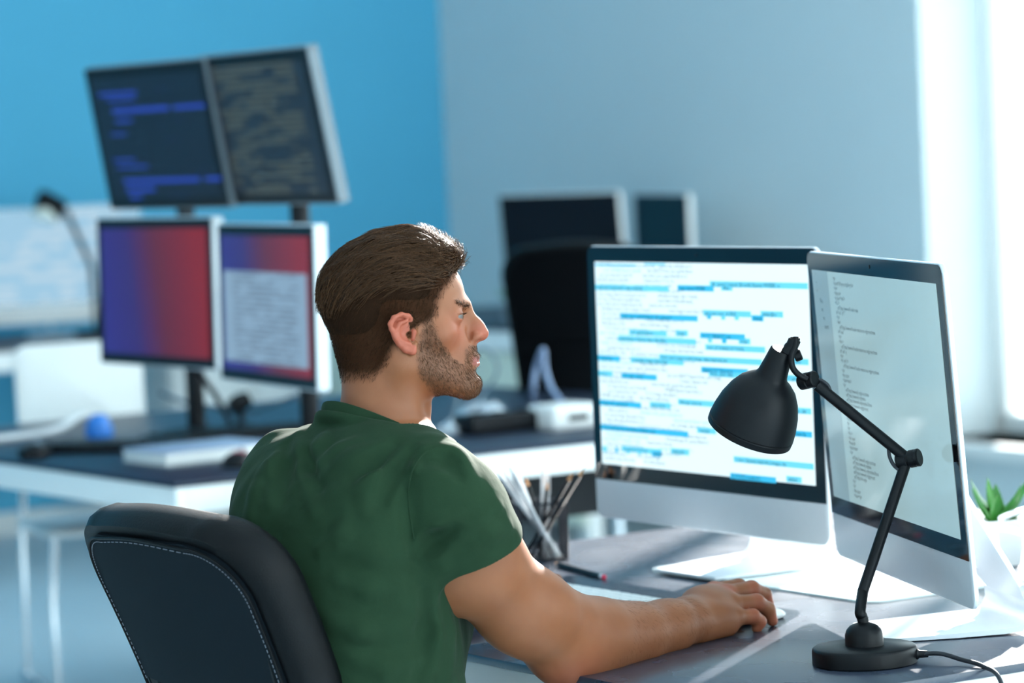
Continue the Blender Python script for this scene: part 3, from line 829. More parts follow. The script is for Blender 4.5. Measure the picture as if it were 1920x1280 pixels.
def ramp_nodes(stops, axis=0, tilt=0.0):
    def f(nt):
        N, L = nt.nodes, nt.links
        tc = N.new('ShaderNodeTexCoord'); sp = N.new('ShaderNodeSeparateXYZ'); L.new(tc.outputs['Generated'], sp.inputs[0])
        mu = N.new('ShaderNodeMath'); mu.operation = 'MULTIPLY_ADD'; L.new(sp.outputs[2], mu.inputs[0]); mu.inputs[1].default_value = tilt; L.new(sp.outputs[0], mu.inputs[2])
        cr = N.new('ShaderNodeValToRGB'); L.new(mu.outputs[0], cr.inputs[0])
        while len(cr.color_ramp.elements) < len(stops): cr.color_ramp.elements.new(.5)
        for e, (p, c) in zip(cr.color_ramp.elements, stops): e.position = p; e.color = c
        return cr.outputs[0]
    return f
S_code1 = emis_img('blue_code_screen', code_nodes(rgb(16, 24, 40), rgb(20, 30, 62), 20, .60, .42))
M['code_blue'] = mat('blue_code_line', rgb(20, 30, 80), .5, spec=.1, emis=rgb(50, 80, 195), estr=.34)
S_code2 = emis_img('olive_code_screen', code_nodes(rgb(30, 36, 44), rgb(84, 90, 72), 24, .47, .55))
S_grad = emis_img('violet_red_screen', ramp_nodes([(0.05, rgb(54, 38, 140)), (.35, rgb(60, 32, 118)), (.62, rgb(106, 24, 52)), (1.0, rgb(146, 22, 28))], tilt=.12))
S_page = emis_img('grey_page_screen', code_nodes(rgb(150, 180, 205), rgb(120, 140, 160), 17, .45))
def flat_monitor(label, px, py, d_left, d_right, w, h, screen, group, side=M['white_plastic'], inner=None):
    """px,py centre pixel; the two distances give the turn of the panel"""
    c = at(px, py, (d_left + d_right) / 2)
    dd = d_right - d_left
    s = max(-.98, min(.98, dd / w)); yaw = math.asin(s)
    t = thing('monitor', label, 'monitor', c, yaw, group)
    return t
def monitor_parts(t, w, h, screen, side, R=Matrix.Identity(4), bez=.028, page=None):
    r = [[Vector((x, y, z)) for x, z in rrect(w * k, h * k, .006, 3)] for y, k in ((-.012, .985), (-.010, 1), (.018, 1), (.030, .9), (.045, .6))]
    G().loft(r, R).obj('housing', side, t, angle=50)
    G().box(-w / 2 + .004, w / 2 - .004, -.0135, -.0122, -h / 2 + .004, h / 2 - .004, M=R).obj('bezel', M['black_plastic'], t, smooth=False)
    sc = G().box(-w / 2 + bez, w / 2 - bez, -.0148, -.0136, -h / 2 + bez, h / 2 - bez).obj('screen', screen, t, smooth=False)
    sc.matrix_parent_inverse = Matrix.Identity(4); sc.matrix_basis = R
    if page:
        x0, x1, z0, z1 = page
        pg = G().box(-w / 2 + w * x0, -w / 2 + w * x1, -.0160, -.0149, -h / 2 + h * z0, -h / 2 + h * z1).obj('open_page', S_page, sc, smooth=False)
        sc.material_slots[0].material = S_grad
# the 2 x 2 wall of monitors
MW, MH = .62, .375
grp = 'four stacked monitors on the long desk'
for label, c, yaw, tilt, scr, pg in [
        ('lower monitor with violet to red screen beside white chair back', (-0.877, 8.50, 1.135), -56.5, 1.5, S_grad, None),
        ('lower monitor showing a pale page over violet, just left of the head', (-0.555, 7.87, 1.120), -65.0, 1.5, S_grad, (.07, .93, .13, .70)),
        ('upper monitor with faint blue code on black', (-0.868, 8.63, 1.525), -55.0, -9.0, S_code1, None),
        ('upper monitor with faint olive code nearest the corner', (-0.560, 8.18, 1.530), -60.0, -10.0, S_code2, None)]:
    t = thing('monitor', label, 'monitor', c, math.radians(yaw))
    monitor_parts(t, MW, MH, scr, M['grey_device'] if c[2] > 1.4 else M['alu_matte'], Matrix.Rotation(-math.radians(tilt), 4, 'X'), page=pg)
    if scr is S_code1:
        Rt = Matrix.Rotation(-math.radians(tilt), 4, 'X')
        for a, b_, y_, h_ in [(.10, .42, .19, .020), (.16, .40, .23, .016), (.19, .66, .31, .030), (.70, .95, .31, .026), (.20, .34, .38, .018), (.14, .27, .47, .012), (.12, .30, .65, .014), (.14, .40, .70, .014), (.17, .80, .80, .028), (.85, .97, .80, .026), (.18, .42, .86, .026), (.20, .30, .91, .020)]:
            G().box(-MW / 2 + MW * a, -MW / 2 + MW * b_, -.0156, -.0149, MH / 2 - MH * y_ - h_ / 2 * MH, MH / 2 - MH * y_ + h_ / 2 * MH, M=Rt).obj('code_line', M['code_blue'], t, smooth=False)
# monitor stand: two poles with arms
for lab, p, zt, tg in [('dark metal pole carrying the left monitors', W(4.02, 8.02, DZ), 1.62, [(-0.82, 8.55, 1.135), (-0.82, 8.69, 1.525)]),
                       ('dark metal pole carrying the right monitors', W(3.98, 7.32, DZ), 1.62, [(-0.50, 7.90, 1.12), (-0.51, 8.22, 1.53)])]:
    st = thing('monitor_stand', lab, 'monitor stand', p)
    G().lathe([(.0005, 0), (.09, 0), (.09, .010), (.03, .016), (.024, .02), (.024, zt - DZ), (.0005, zt - DZ)], 24).obj('pole', M['black_plastic'], st)
    for q in tg:
        tip = Vector(q) - p; s = Vector((0, 0, tip.z))
        end = tip + (s - tip).normalized() * .055
        G().tube([s, s.lerp(end, .5) + Vector((0, 0, .01)), end], .016, 10).obj('arm', M['black_plastic'], st)

# things lying on the long desk
def lying_box(name, label, cat, px, py, u, v, h, rz, m, z=DZ, bev=.004, group=None):
    p = on_plane(px, py, z)
    g = G(); g.box(-u / 2, u / 2, -v / 2, v / 2, 0, h, bev)
    o = g.obj(name, m); o.location = p; o.rotation_euler = (0, 0, rz)
    return tag(o, label, cat, group)
# stack of two pale books / notebooks
p = on_plane(372, 862, DZ)
bk = thing('notebook', 'thick pale grey notebook on the long desk by the red mouse', 'notebook', p, THETA + math.radians(4))
G().box(-.15, .15, -.105, .105, 0, .004, .001).obj('cover', M['grey_device'], bk)
G().box(-.148, .146, -.102, .102, .004, .032, .002).obj('page_block', M['white_lacquer'], bk)
G().box(-.15, .15, -.105, .105, .032, .037, .001).obj('cover', mat('pale_blue_cover', rgb(160, 178, 205), .5), bk)
def big_mouse(px, py, label, body, stripe):
    t = thing('computer_mouse', label, 'mouse', on_plane(px, py, DZ), math.radians(80))
    rg = []
    for z, k in ((.0, .96), (.006, 1), (.014, .97), (.022, .86), (.029, .66), (.034, .4), (.0355, .15)):
        rg.append([Vector((x, y, z)) for x, y in rrect(.12 * k, .065 * k, .03 * k, 6)])
    G().loft(rg).obj('shell', body, t)
    rg = [[p_ + Vector((0, 0, .0015)) for p_ in [Vector((x * .55, y * .9, z)) for x, y in rrect(.12 * k, .065 * k, .03 * k, 6)]] for z, k in ((.022, .86), (.029, .66), (.034, .4), (.0355, .15))]
    G().loft(rg).obj('top_cover', stripe, t)
    G().tube([(.035, -.003, .029), (.035, .003, .029)], .012, 14).obj('scroll_wheel', M['chrome'], t)
big_mouse(447, 874, 'black computer mouse with red cover on the long desk', M['black_plastic'], mat('red_gloss', rgb(190, 25, 40), .3))
big_mouse(66, 857, 'small dark computer mouse at the left end of the long desk', M['black_plastic'], M['grey_device'])
# dark keyboards
for lab, px, py, rz in [('black keyboard lying across the long desk left of the notebook', 205, 845, THETA - math.radians(50)), ('black keyboard behind the notebook on the long desk', 430, 820, THETA - math.radians(8))]:
    t = thing('keyboard', lab, 'keyboard', on_plane(px, py, DZ), rz)
    G().box(-.22, .22, -.075, .075, 0, .018, .006).obj('case', M['black_plastic'], t)
    for r in range(4):
        for c in range(12):
            G().box(-.2 + c * .034, -.2 + c * .034 + .029, -.062 + r * .032, -.062 + r * .032 + .027, .018, .024, .002, 1).obj('key', M['black_plastic'], t)
# white cable and blue cloth near the chair back
cb = smooth_path([on_plane(-60, 838, DZ) + Vector((0, 0, .012)), on_plane(40, 826, DZ) + Vector((0, 0, .012)), on_plane(110, 818, DZ) + Vector((0, 0, .02)), on_plane(150, 800, DZ) + Vector((0, 0, .03)), on_plane(170, 790, DZ) + Vector((0, 0, .02))], 8)
tag(G().tube(cb, .010, 10).obj('cable_bundle', M['cable_white']), 'white cable bundle curling at the left of the long desk', 'cable')
g = G(); rg = []
for z, k in ((0, 1), (.02, 1.02), (.045, .8), (.058, .45), (.06, .1)):
    rg.append([Vector((x * (1 + .1 * math.sin(7 * x * 30)), y, z)) for x, y in rrect(.075 * k, .06 * k, .028 * k, 6)])
g.loft(rg); o = g.obj('tape_dispenser', mat('bright_blue_plastic', rgb(40, 130, 225), .35)); o.location = on_plane(187, 818, DZ); o.rotation_euler = (0, 0, 1.0)
tag(o, 'small bright blue rounded object on the long desk', 'gadget')
# dark cable adapter lump near the right pole
p = on_plane(452, 800, DZ); t = thing('webcam', 'black webcam on a small foot behind the notebook', 'webcam', p, .4)
G().lathe([(.0005, 0), (.035, 0), (.035, .008), (.01, .012), (.008, .05), (.0005, .05)], 16).obj('foot', M['black_plastic'], t)
G().lathe([(.0005, -.03), (.02, -.028), (.026, 0), (.02, .028), (.0005, .03)], 16, Matrix.Translation((0, 0, .065)) @ Matrix.Rotation(1.2, 4, 'Y')).obj('body', M['black_plastic'], t)
# right part of the long desk: white device, glassware, dark adapters, cables
p = on_plane(1072, 803, DZ)
t = thing('network_switch', 'white box with dark slot on the long desk, beside the wide computer', 'device', p, THETA + math.radians(2))
G().box(-.075, .065, -.03, .09, 0, .062, .012, 3).obj('case', M['white_plastic'], t)
G().box(-.030, .032, -.0325, -.0302, .022, .038, .001).obj('slot', M['black_plastic'], t)
p = on_plane(975, 806, DZ)
t = thing('power_strip', 'dark power strip lying left of the white box', 'power strip', p, THETA)
G().box(-.17, .11, -.05, .05, 0, .05, .01).obj('case', M['black_plastic'], t)
for k in range(4):
    G().lathe([(.0005, 0), (.02, 0), (.02, .002), (.016, .002), (.0155, -.001 + .002)], 16, Matrix.Translation((-.13 + k * .07, 0, .05))).obj('socket', M['dark_fabric'], t)
# crumpled clear wrapping
rr_ = random.Random(8)
M['wrap'] = mat('clear_wrapping', rgb(225, 235, 245), .12, spec=.8, trans=.5, var=.1)
for k, (px, py, s) in enumerate([(905, 792, .065), (868, 806, .045), (925, 803, .05), (845, 815, .035)]):
    bm = bmesh.new(); bmesh.ops.create_icosphere(bm, subdivisions=3, radius=s)
    for v_ in bm.verts: v_.co *= 1 + .35 * (rr_.random() - .5); v_.co.z = abs(v_.co.z) * .8
    me = bpy.data.meshes.new('plastic_wrap'); bm.to_mesh(me); bm.free()
    o = finish('plastic_wrap', me, M['wrap'], smooth=False); o.location = on_plane(px, py, DZ) + Vector((0, 0, .002))
    tag(o, ['large', 'small', 'flat', 'smallest'][k] + ' crumple of clear plastic wrap on the long desk below the chin', 'wrap')
def arc_cable(label, pts, r, m):
    tag(G().tube(smooth_path(pts, 8), r, 10).obj('cable', m), label, 'cable')
dk = lambda x, y, d: at(x, y, d)
arc_cable('pale blue cable arching up in front of the dark chair', [on_plane(1050, 790, DZ) + Vector((0, 0, .05)), dk(1052, 752, 8.75), dk(1034, 728, 8.8), dk(1022, 690, 8.85), dk(1018, 655, 8.85)] + [dk(1005, 690, 8.9), dk(1000, 735, 8.9), on_plane(1003, 772, DZ) + Vector((0, 0, .01))], .007, mat('pale_blue_cable', rgb(140, 160, 195), .4))
arc_cable('thin grey cable looping behind the nose and chin', [on_plane(880, 800, DZ) + Vector((0, 0, .01)), dk(905, 740, 8.9), dk(932, 700, 8.9), dk(925, 668, 8.9), dk(900, 655, 8.9), dk(870, 690, 8.9), on_plane(850, 800, DZ) + Vector((0, 0, .01))], .004, mat('grey_cable', rgb(110, 128, 140), .5))
arc_cable('dark cable hanging below the violet monitor', [dk(372, 690, 8.75), dk(385, 715, 8.85), dk(402, 738, 8.9), dk(410, 752, 8.9), on_plane(430, 795, DZ) + Vector((0, 0, .008))], .008, M['cable_dark'])
arc_cable('grey cable sagging between the monitor poles', [dk(300, 735, 9.1), dk(340, 752, 9.1), dk(390, 762, 9.1), dk(470, 772, 9.1), dk(560, 742, 9.0)], .006, mat('grey_cable_dark', rgb(80, 110, 130), .5))

# white stool-back chair behind the long desk
def white_chair(label, loc, yaw):
    t = thing('white_chair', label, 'chair', loc, yaw)
    rg = [[Vector((x + .02 * (z - .78) * -1 + .03 * (abs(y) / .21) ** 2, y, z)) for y, z in rrect(.37 * k, .30 * k, .035, 6, 0, .80)] for x, k in ((-.010, .97), (-.006, 1), (.006, 1), (.010, .97))]
    G().loft(rg).obj('backrest', M['white_plastic'], t)
    G().loft([[Vector((.24 + x, y, z)) for x, y in rrect(.42 * k, .42 * k, .06, 6)] for z, k in ((.44, .96), (.446, 1), (.458, 1), (.464, .96))]).obj('seat', M['white_plastic'], t)
    for s in (-1, 1):
        G().tube(smooth_path([(.0, s * .15, .80), (-.012, s * .17, .6), (.02, s * .19, .40), (.03, s * .20, .02)], 6), .010, 10).obj('leg', M['chrome'], t)
        G().tube(smooth_path([(.40, s * .18, .44), (.43, s * .20, .25), (.44, s * .20, .02)], 6), .010, 10).obj('leg', M['chrome'], t)
        G().tube([(-.02, s * .20, .011), (.47, s * .20, .011)], .011, 10).obj('runner', M['chrome'], t)
    return t
pc = at(146, 715, 9.75)
white_chair('white plastic chair whose back rises behind the long desk', (pc.x, pc.y, 0), math.radians(-70))
pc = at(60, 1060, 12.3)
# ================================================================== far desks
def far_bench(label, u0, u1, v0, v1, z, panel=None):
    t = bench('desk', label, u0, u1, v0, v1, M['bg_top'], edge_h=.07, z=z)
    return t
FZ = .80
t = far_bench('far white desk by the pale wall under the switched off monitors', 6.35, 7.30, 9.75, 11.6, FZ)
G().box(-.46, -.44, -.9, .9, .12, FZ - .09, .004).obj('modesty_panel', M['cream'], t)
t = far_bench('far white desk along the blue wall at the left', 3.4, 5.80, 11.3, 12.2, FZ)
# far monitors
def far_monitor(label, c, yaw, tilt, w, h, chin, scr, m_side=M['white_plastic'], zd=FZ):
    t = thing('desktop_computer', label, 'computer', (c[0], c[1], zd), math.radians(yaw))
    R = Matrix.Translation((0, 0, c[2] - zd)) @ Matrix.Rotation(-math.radians(tilt), 4, 'X')
    G().loft([[Vector((x, y, z)) for x, z in rrect(w * k, h * k, .014, 4, 0, h / 2)] for y, k in ((0, .99), (.002, 1), (.02, 1), (.035, .8), (.045, .4))], R).obj('housing', m_side, t, angle=50)
    G().box(-w / 2 + .004, w / 2 - .004, -.003, -.0005, chin, h - .004, M=R).obj('screen', scr, t, smooth=False)
    G().box(-.09, .09, -.05, .13, 0, .008, .003).obj('stand_foot', M['alu_matte'], t)
    G().tube([(0, .11, .032), (0, .09, .08), (0, .04, c[2] - zd + h * .4)], [.03, .03, .03], 10, flat=.3).obj('stand_neck', M['alu_matte'], t)
    return t
c = at(1063, 560, 12.35)
far_monitor('black screened monitor on far desk right of the face', (c.x, c.y, c.z), -40, -4, .56, .385, .062, M['dark_screen'])
c = at(1246, 545, 12.6)
far_monitor('black screened monitor turned sideways on far desk, above the wide computer', (c.x, c.y, c.z), -72, 0, .56, .36, .045, M['dark_screen'])
S_soft = emis_img('washed_screen', code_nodes(rgb(175, 222, 250), rgb(215, 240, 255), 9, .5))
c = at(95, 606, 12.9)
t = far_monitor('large pale screened computer on far desk at the left edge', (c.x, c.y, c.z), 8, 4, .72, .44, .075, S_soft)
# far lamp
p = at(180, 590, 12.75)
t = thing('desk_lamp', 'blurred dark desk lamp bending over the far left screen', 'lamp', (p.x, p.y, FZ))
q = lambda px, py, d=12.7: at(px, py, d) - Vector((p.x, p.y, FZ))
G().lathe([(.0005, 0), (.07, 0), (.07, .02), (.0005, .025)], 20).obj('base', M['black_plastic'], t)
G().tube([(0, 0, .02), q(172, 500), q(125, 398)], .011, 10).obj('arm', M['black_plastic'], t)
a_, b_ = q(128, 392), q(78, 376)
G().lathe([(.0005, 0), (.03, 0), (.04, .03), (.05, .09), (.045, .11), (.0005, .11)], 20, Matrix.Translation(q(122, 394)) @ frame_to(b_ - a_).to_4x4()).obj('shade', M['black_plastic'], t)
G().lathe([(.0005, .0), (.04, .0), (.055, .05), (.0005, .055)], 20, Matrix.Translation(q(88, 385)) @ frame_to(Vector((-.3, -.1, -1))).to_4x4()).obj('reflector', mat('lamp_reflector', rgb(225, 230, 220), .4), t)
# small far plant
p = at(960, 556, 12.2)
t = thing('potted_plant', 'tiny green plant on far desk left of the black screen', 'plant', (p.x, p.y, FZ))
G().lathe([(.0005, 0), (.03, 0), (.038, .06), (.034, .06), (.033, .055), (.0005, .055)], 16).obj('pot', M['grey_device'], t)
for k in range(9):
    a = k * 2.4; d = Vector((math.cos(a) * .5, math.sin(a) * .5, 1)).normalized()
    G().tube([Vector((0, 0, .05)), Vector((0, 0, .05)) + d * .05, Vector((0, 0, .05)) + d * .09 + Vector((math.cos(a), math.sin(a), 0)) * .02], [.004, .010, .001], 6, flat=.4).obj('leaf', M['leaf'], t)
sb = thing('sideboard', 'low white sideboard against the blue wall under the monitors', 'sideboard', W(6.62, 12.14, 0), THETA)
G().box(-.75, .75, -.22, .22, .06, .64, .004).obj('body', M['white_lacquer'], sb)
G().box(-.77, .77, -.24, .23, .64, .67, .004).obj('top', M['white_lacquer'], sb)
for k in range(4):
    dd = G().box(-.74 + k * .372, -.74 + k * .372 + .36, -.238, -.2205, .08, .63, .003).obj('door', M['white_lacquer'], sb)
    G().box(-.74 + k * .372 + .32, -.74 + k * .372 + .335, -.252, -.2385, .32, .42, .003).obj('handle', M['chrome'], dd)
for sx in (-1, 1):
    for sy in (-1, 1): G().box(sx * .68 - .02, sx * .68 + .02, sy * .17 - .02, sy * .17 + .02, 0, .06).obj('foot', M['chrome'], sb)
# dark office chairs further back
pc = at(1088, 740, 9.9)
office_chair('dark office chair standing behind the wide computer', (pc.x + .02, pc.y, 0), math.radians(70), math.radians(8), hz=.50, simple=True, armrests=False, width=.47, hgt=.66, up=M['dark_fabric'])
pc = at(1000, 1010, 7.2)
office_chair('black low office chair pushed under the long desk, behind the leather chair', (W(3.62, 6.70).x, W(3.62, 6.70).y, 0), THETA + math.radians(80), math.radians(4), hz=.42, simple=True, armrests=False, width=.40, hgt=.235, up=M['dark_fabric'])
# ================================================================== the seated person
# The body is a signed-distance sculpture meshed with surface nets. Person frame: a right, b away, c up, metres.
D0 = 4.68
A0, C0 = (750 - 960) / F_PX * D0, -(620 - 640) / F_PX * D0
def K(px, py, d=0.0):
    z = D0 + d
    return np.array([(px - 960) / F_PX * z - A0, d, -(py - 640) / F_PX * z - C0])
TO_WORLD = Matrix(((RT[0], FW[0], UP[0], 0), (RT[1], FW[1], UP[1], 0), (RT[2], FW[2], UP[2], 0), (0, 0, 0, 1)))
ORG = EYE + D0 * FW + RT * A0 + UP * C0
TO_WORLD.translation = Vector(ORG)

def smin(a, b, k):
    if k <= 0: return np.minimum(a, b)
    h = np.maximum(k - np.abs(a - b), 0) / k
    return np.minimum(a, b) - h * h * k * .25
def smax(a, b, k): return -smin(-a, -b, k)
class Prim:
    """fn(points)->distance; centre and radius bound its surface"""
    def __init__(s, fn, c, R, k=.01, op='u'): s.fn, s.c, s.R, s.k, s.op = fn, np.asarray(c, float), R, k, op
def ell(c, r, k=.01, op='u', rot=None):
    c = np.asarray(c, float); r = np.asarray(r, float) * np.ones(3)
    def fn(p):
        q = p - c
        if rot is not None: q = q @ rot
        k0 = np.sqrt(((q / r) ** 2).sum(-1)); k1 = np.sqrt(((q / (r * r)) ** 2).sum(-1)) + 1e-9
        return k0 * (k0 - 1) / k1
    return Prim(fn, c, r.max(), k, op)
def cone(a, b, ra, rb, k=.01, op='u', squash=None):
    a, b = np.asarray(a, float), np.asarray(b, float); ab = b - a; L2 = ab @ ab
    def fn(p):
        pa = p - a
        t = np.clip(pa @ ab / L2, 0, 1)
        q = pa - t[..., None] * ab
        if squash is not None:
            ax, f = squash
            q = q + (q @ ax)[..., None] * ax * (1 / f - 1)
        return np.sqrt((q * q).sum(-1)) - (ra + (rb - ra) * t)
    return Prim(fn, (a + b) / 2, np.sqrt(L2) / 2 + max(ra, rb), k, op)
def tube_prim(pts, rs, k=.01, op='u'):
    pts = np.asarray(pts, float); rs = np.asarray(rs, float)
    def fn(p):
        d = None
        for i in range(len(pts) - 1):
            ab = pts[i + 1] - pts[i]; pa = p - pts[i]; t = np.clip(pa @ ab / (ab @ ab + 1e-12), 0, 1)
            e = np.linalg.norm(pa - t[:, None] * ab, axis=1) - (rs[i] + (rs[i + 1] - rs[i]) * t)
            d = e if d is None else np.minimum(d, e)
        return d
    c = (pts.min(0) + pts.max(0)) / 2
    return [Prim(fn, c, np.linalg.norm(pts - c, axis=1).max() + rs.max(), k, op)]
def chain(pts, rs, k=.01, op='u', **kw): return [cone(pts[i], pts[i + 1], rs[i], rs[i + 1], k, op, **kw) for i in range(len(pts) - 1)]

def evaluate(prims, P, c=None, rad=0.0, margin=.012):
    d = np.full(len(P), 0.5)
    for pr in prims:
        if c is not None and np.linalg.norm(pr.c - c) - pr.R > rad + pr.k + margin: continue
        e = pr.fn(P)
        if pr.op == 'u': d = smin(d, e, pr.k)
        elif pr.op == 's': d = smax(d, -e, pr.k)
        elif pr.op == 'i': d = smax(d, e, pr.k)
        elif pr.op == 'add': d = d + e
    return d
def surface_nets(prims, lo, hi, h, post=None):
    n = 16; lo = np.asarray(lo, float); hi = np.asarray(hi, float)
    nb = np.ceil((hi - lo) / (h * n)).astype(int)
    g = np.arange(n + 1); gx, gy, gz = np.meshgrid(g, g, g, indexing='ij'); lat = np.stack([gx, gy, gz], -1).reshape(-1, 3)
    rad = n * h * .5 * math.sqrt(3)
    S = (nb.max() * n + 4)
    key = lambda ijk: (ijk[..., 0].astype(np.int64) * S + ijk[..., 1]) * S + ijk[..., 2]
    cells, verts, quads = [], [], []
    bc = np.stack(np.meshgrid(*[np.arange(x) for x in nb], indexing='ij'), -1).reshape(-1, 3)
    cen = lo + (bc + .5) * n * h
    rough = np.full(len(cen), 9.0)
    for pr in prims:
        if pr.op != 'u': continue
        near = np.linalg.norm(cen - pr.c, axis=1) - pr.R < rad + .02
        if near.any(): rough[near] = np.minimum(rough[near], pr.fn(cen[near]))
    todo = np.where(rough < rad * 1.6 + .02)[0]
    for bi in todo:
        base = bc[bi] * n
        P = lo + (base + lat) * h
        d = evaluate(prims, P, cen[bi], rad)
        if post is not None: d = post(P, d, cen[bi], rad)
        if (d > 0).all() or (d < 0).all(): continue
        D = d.reshape(n + 1, n + 1, n + 1); inside = D < 0
        cnt = np.zeros((n, n, n), int); acc = np.zeros((n, n, n, 3))
        for ax in range(3):
            for o1 in (0, 1):
                for o2 in (0, 1):
                    sl0 = [None] * 3; sl1 = [None] * 3; oth = [q for q in range(3) if q != ax]
                    sl0[ax] = slice(0, n); sl1[ax] = slice(1, n + 1)
                    for q, o in zip(oth, (o1, o2)): sl0[q] = slice(o, n + o); sl1[q] = slice(o, n + o)
                    a, b = D[tuple(sl0)], D[tuple(sl1)]
                    cr = (a < 0) != (b < 0)
                    t = np.where(cr, a / (a - b + 1e-12), 0)
                    cnt += cr
                    pos = np.zeros((n, n, n, 3)); pos[..., ax] = t
                    pos[..., oth[0]] = o1; pos[..., oth[1]] = o2
                    acc += pos * cr[..., None]
        act = cnt > 0
        ii = np.argwhere(act)
        cells.append(key(ii + base)); verts.append(lo + (base + ii + acc[act] / cnt[act][:, None]) * h)
        for ax in range(3):
            oth = [q for q in range(3) if q != ax]
            sl0 = [slice(0, n)] * 3; sl1 = [slice(0, n)] * 3; sl1[ax] = slice(1, n + 1)
            a, b = inside[tuple(sl0)], inside[tuple(sl1)]
            e = np.argwhere(a != b)
            if not len(e): continue
            flip = a[tuple(e.T)]
            e = e + base
            q = []
            for o1, o2 in ((0, 0), (-1, 0), (-1, -1), (0, -1)):
                f = e.copy(); f[:, oth[0]] += o1; f[:, oth[1]] += o2; q.append(f)
            ok = np.all([(f >= 0).all(1) for f in q], axis=0)
            kq = np.stack([key(f) for f in q], 1)[ok]; fl = flip[ok]
            if ax == 1: fl = ~fl
            kq[~fl] = kq[~fl][:, ::-1]
            quads.append(kq)
    cells = np.concatenate(cells); verts = np.concatenate(verts); quads = np.concatenate(quads)
    order = np.argsort(cells); cells = cells[order]; verts = verts[order]
    idx = np.searchsorted(cells, quads); idx = np.minimum(idx, len(cells) - 1)
    good = (cells[idx] == quads).all(1)
    return verts, idx[good]
def np_mesh(name, V, Q, m, parent=None, attrs=None):
    me = bpy.data.meshes.new(name)
    me.vertices.add(len(V)); me.vertices.foreach_set('co', np.asarray(V, np.float32).ravel())
    nq, w = Q.shape
    me.loops.add(nq * w); me.loops.foreach_set('vertex_index', Q.astype(np.int32).ravel())
    me.polygons.add(nq); me.polygons.foreach_set('loop_start', np.arange(0, nq * w, w, dtype=np.int32)); me.polygons.foreach_set('loop_total', np.full(nq, w, np.int32))
    me.update(calc_edges=True)
    me.polygons.foreach_set('use_smooth', np.ones(nq, bool))
    for nm, arr in (attrs or {}).items():
        at_ = me.attributes.new(nm, 'FLOAT', 'POINT'); at_.data.foreach_set('value', np.asarray(arr, np.float32))
    me.materials.append(m)
    o = bpy.data.objects.new(name, me); COL.objects.link(o)
    if parent is not None: o.parent = parent
    return o
def sstep(a, b, x):
    t = np.clip((x - a) / (b - a), 0, 1); return t * t * (3 - 2 * t)

# ------------------------------------------------------------------ head (millimetre sculpting frame: x forward, y left/away, z up)
HYAW = math.radians(5)
HR = np.array([[math.cos(HYAW), -math.sin(HYAW), 0], [math.sin(HYAW), math.cos(HYAW), 0], [0, 0, 1]])   # head -> person
HS = .001
def H(x, y, z): return HR @ (np.array([x, y, z], float) * HS)
def to_head(P): return (P @ HR) / HS
def hell(c, r, k=8, op='u', rot=None):
    R_ = HR if rot is None else HR @ rot
    return ell(H(*c), np.array(r, float) * HS, k * HS, op, R_)
def hcone(a, b, ra, rb, k=8, op='u'): return cone(H(*a), H(*b), ra * HS, rb * HS, k * HS, op)
def both(f):
    return [f(-1), f(1)]
def rotm(ax, deg):
    return np.array(Matrix.Rotation(math.radians(deg), 3, ax))
head = []
head.append(hell((-11, 0, 44), (94, 73, 80), 10))
head.append(hell((34, 0, 48), (51, 58, 52), 20))                 # forehead
head.append(hell((-44, 0, -2), (47, 56, 52), 20))                # back of the head above the nape
head.append(hell((30, 0, -8), (56, 57, 66), 20))                 # face mass
head += both(lambda s: hcone((8, s * 55, -2), (3, s * 49, -42), 14, 15, 18))          # jaw ramus
head += both(lambda s: hcone((3, s * 49, -42), (88, s * 13, -76), 15, 15, 18))        # jaw line
head.append(hell((48, 0, -52), (50, 40, 34), 20))
head.append(hell((84, 0, -38), (22, 27, 26), 14))                # mouth barrel
head.append(hell((95, 0, -74), (16.5, 19, 17), 12))              # chin
head += both(lambda s: hell((52, s * 45, -3), (21, 16, 15), 20))                      # cheekbones
head += both(lambda s: hcone((86, s * 8, 36), (66, s * 42, 31), 9, 7, 14))          # brow ridge
head += both(lambda s: hell((92, s * 31, 19), (15, 17, 10), 12, 's'))                 # eye sockets
head.append(hell((74, 0, -16), (23, 29, 27), 16))                # upper jaw
head.append(hcone((80, 0, 12), (97, 0, -8), 11, 11.5, 12))       # root of the nose
# eyelids around the eyeball
head += both(lambda s: hell((71.8, s * 32, 20), (14.0, 15.0, 13.2), 5))
head += both(lambda s: hell((86.0, s * 35, 19.4), (12, 15, 2.7), 1.5, 's'))          # lid slit
# nose
head.append(hcone((90, 0, 30), (107, 0, 6), 6.5, 8.5, 12))
head.append(hcone((105, 0, 8), (113.5, 0, -3.5), 8.0, 9.2, 8))
head += both(lambda s: hell((103, s * 10.5, -8), (9.5, 7, 7.2), 6))
head.append(hcone((112, 0, -6), (102, 0, -14), 5.5, 5, 5))
head += both(lambda s: hell((107, s * 9.6, -12.6), (6.5, 4.2, 2.8), 1.5, 's'))      # nostrils
head += both(lambda s: hell((94, s * 15.5, -4), (4, 3.0, 9), 6, 's'))                 # alar crease
# lips
head += [hcone((104.0, 0, -36.5), (99.5, s * 14, -39.5), 5.0, 3.4, 5) for s in (-1, 1)]
head += [hcone((99.5, s * 14, -39.5), (92, s * 23, -41.5), 3.4, 2.0, 4) for s in (-1, 1)]
head += [hcone((104.2, 0, -45.5), (100, s * 13, -45), 5.4, 4.0, 5) for s in (-1, 1)]
head += [hcone((100, s * 13, -45), (92, s * 22, -42.5), 4.0, 2.0, 4) for s in (-1, 1)]
head += [hcone((112.5, 0, -41.3), (92, s * 26, -41.8), 2.1, 1.0, 1.6, 's') for s in (-1, 1)]
head.append(hell((112, 0, -56.5), (7, 16, 4.5), 8, 's'))                              # under the lower lip
head.append(hcone((110, 0, -19), (112, 0, -31), 2.2, 2.0, 5, 's'))                    # philtrum
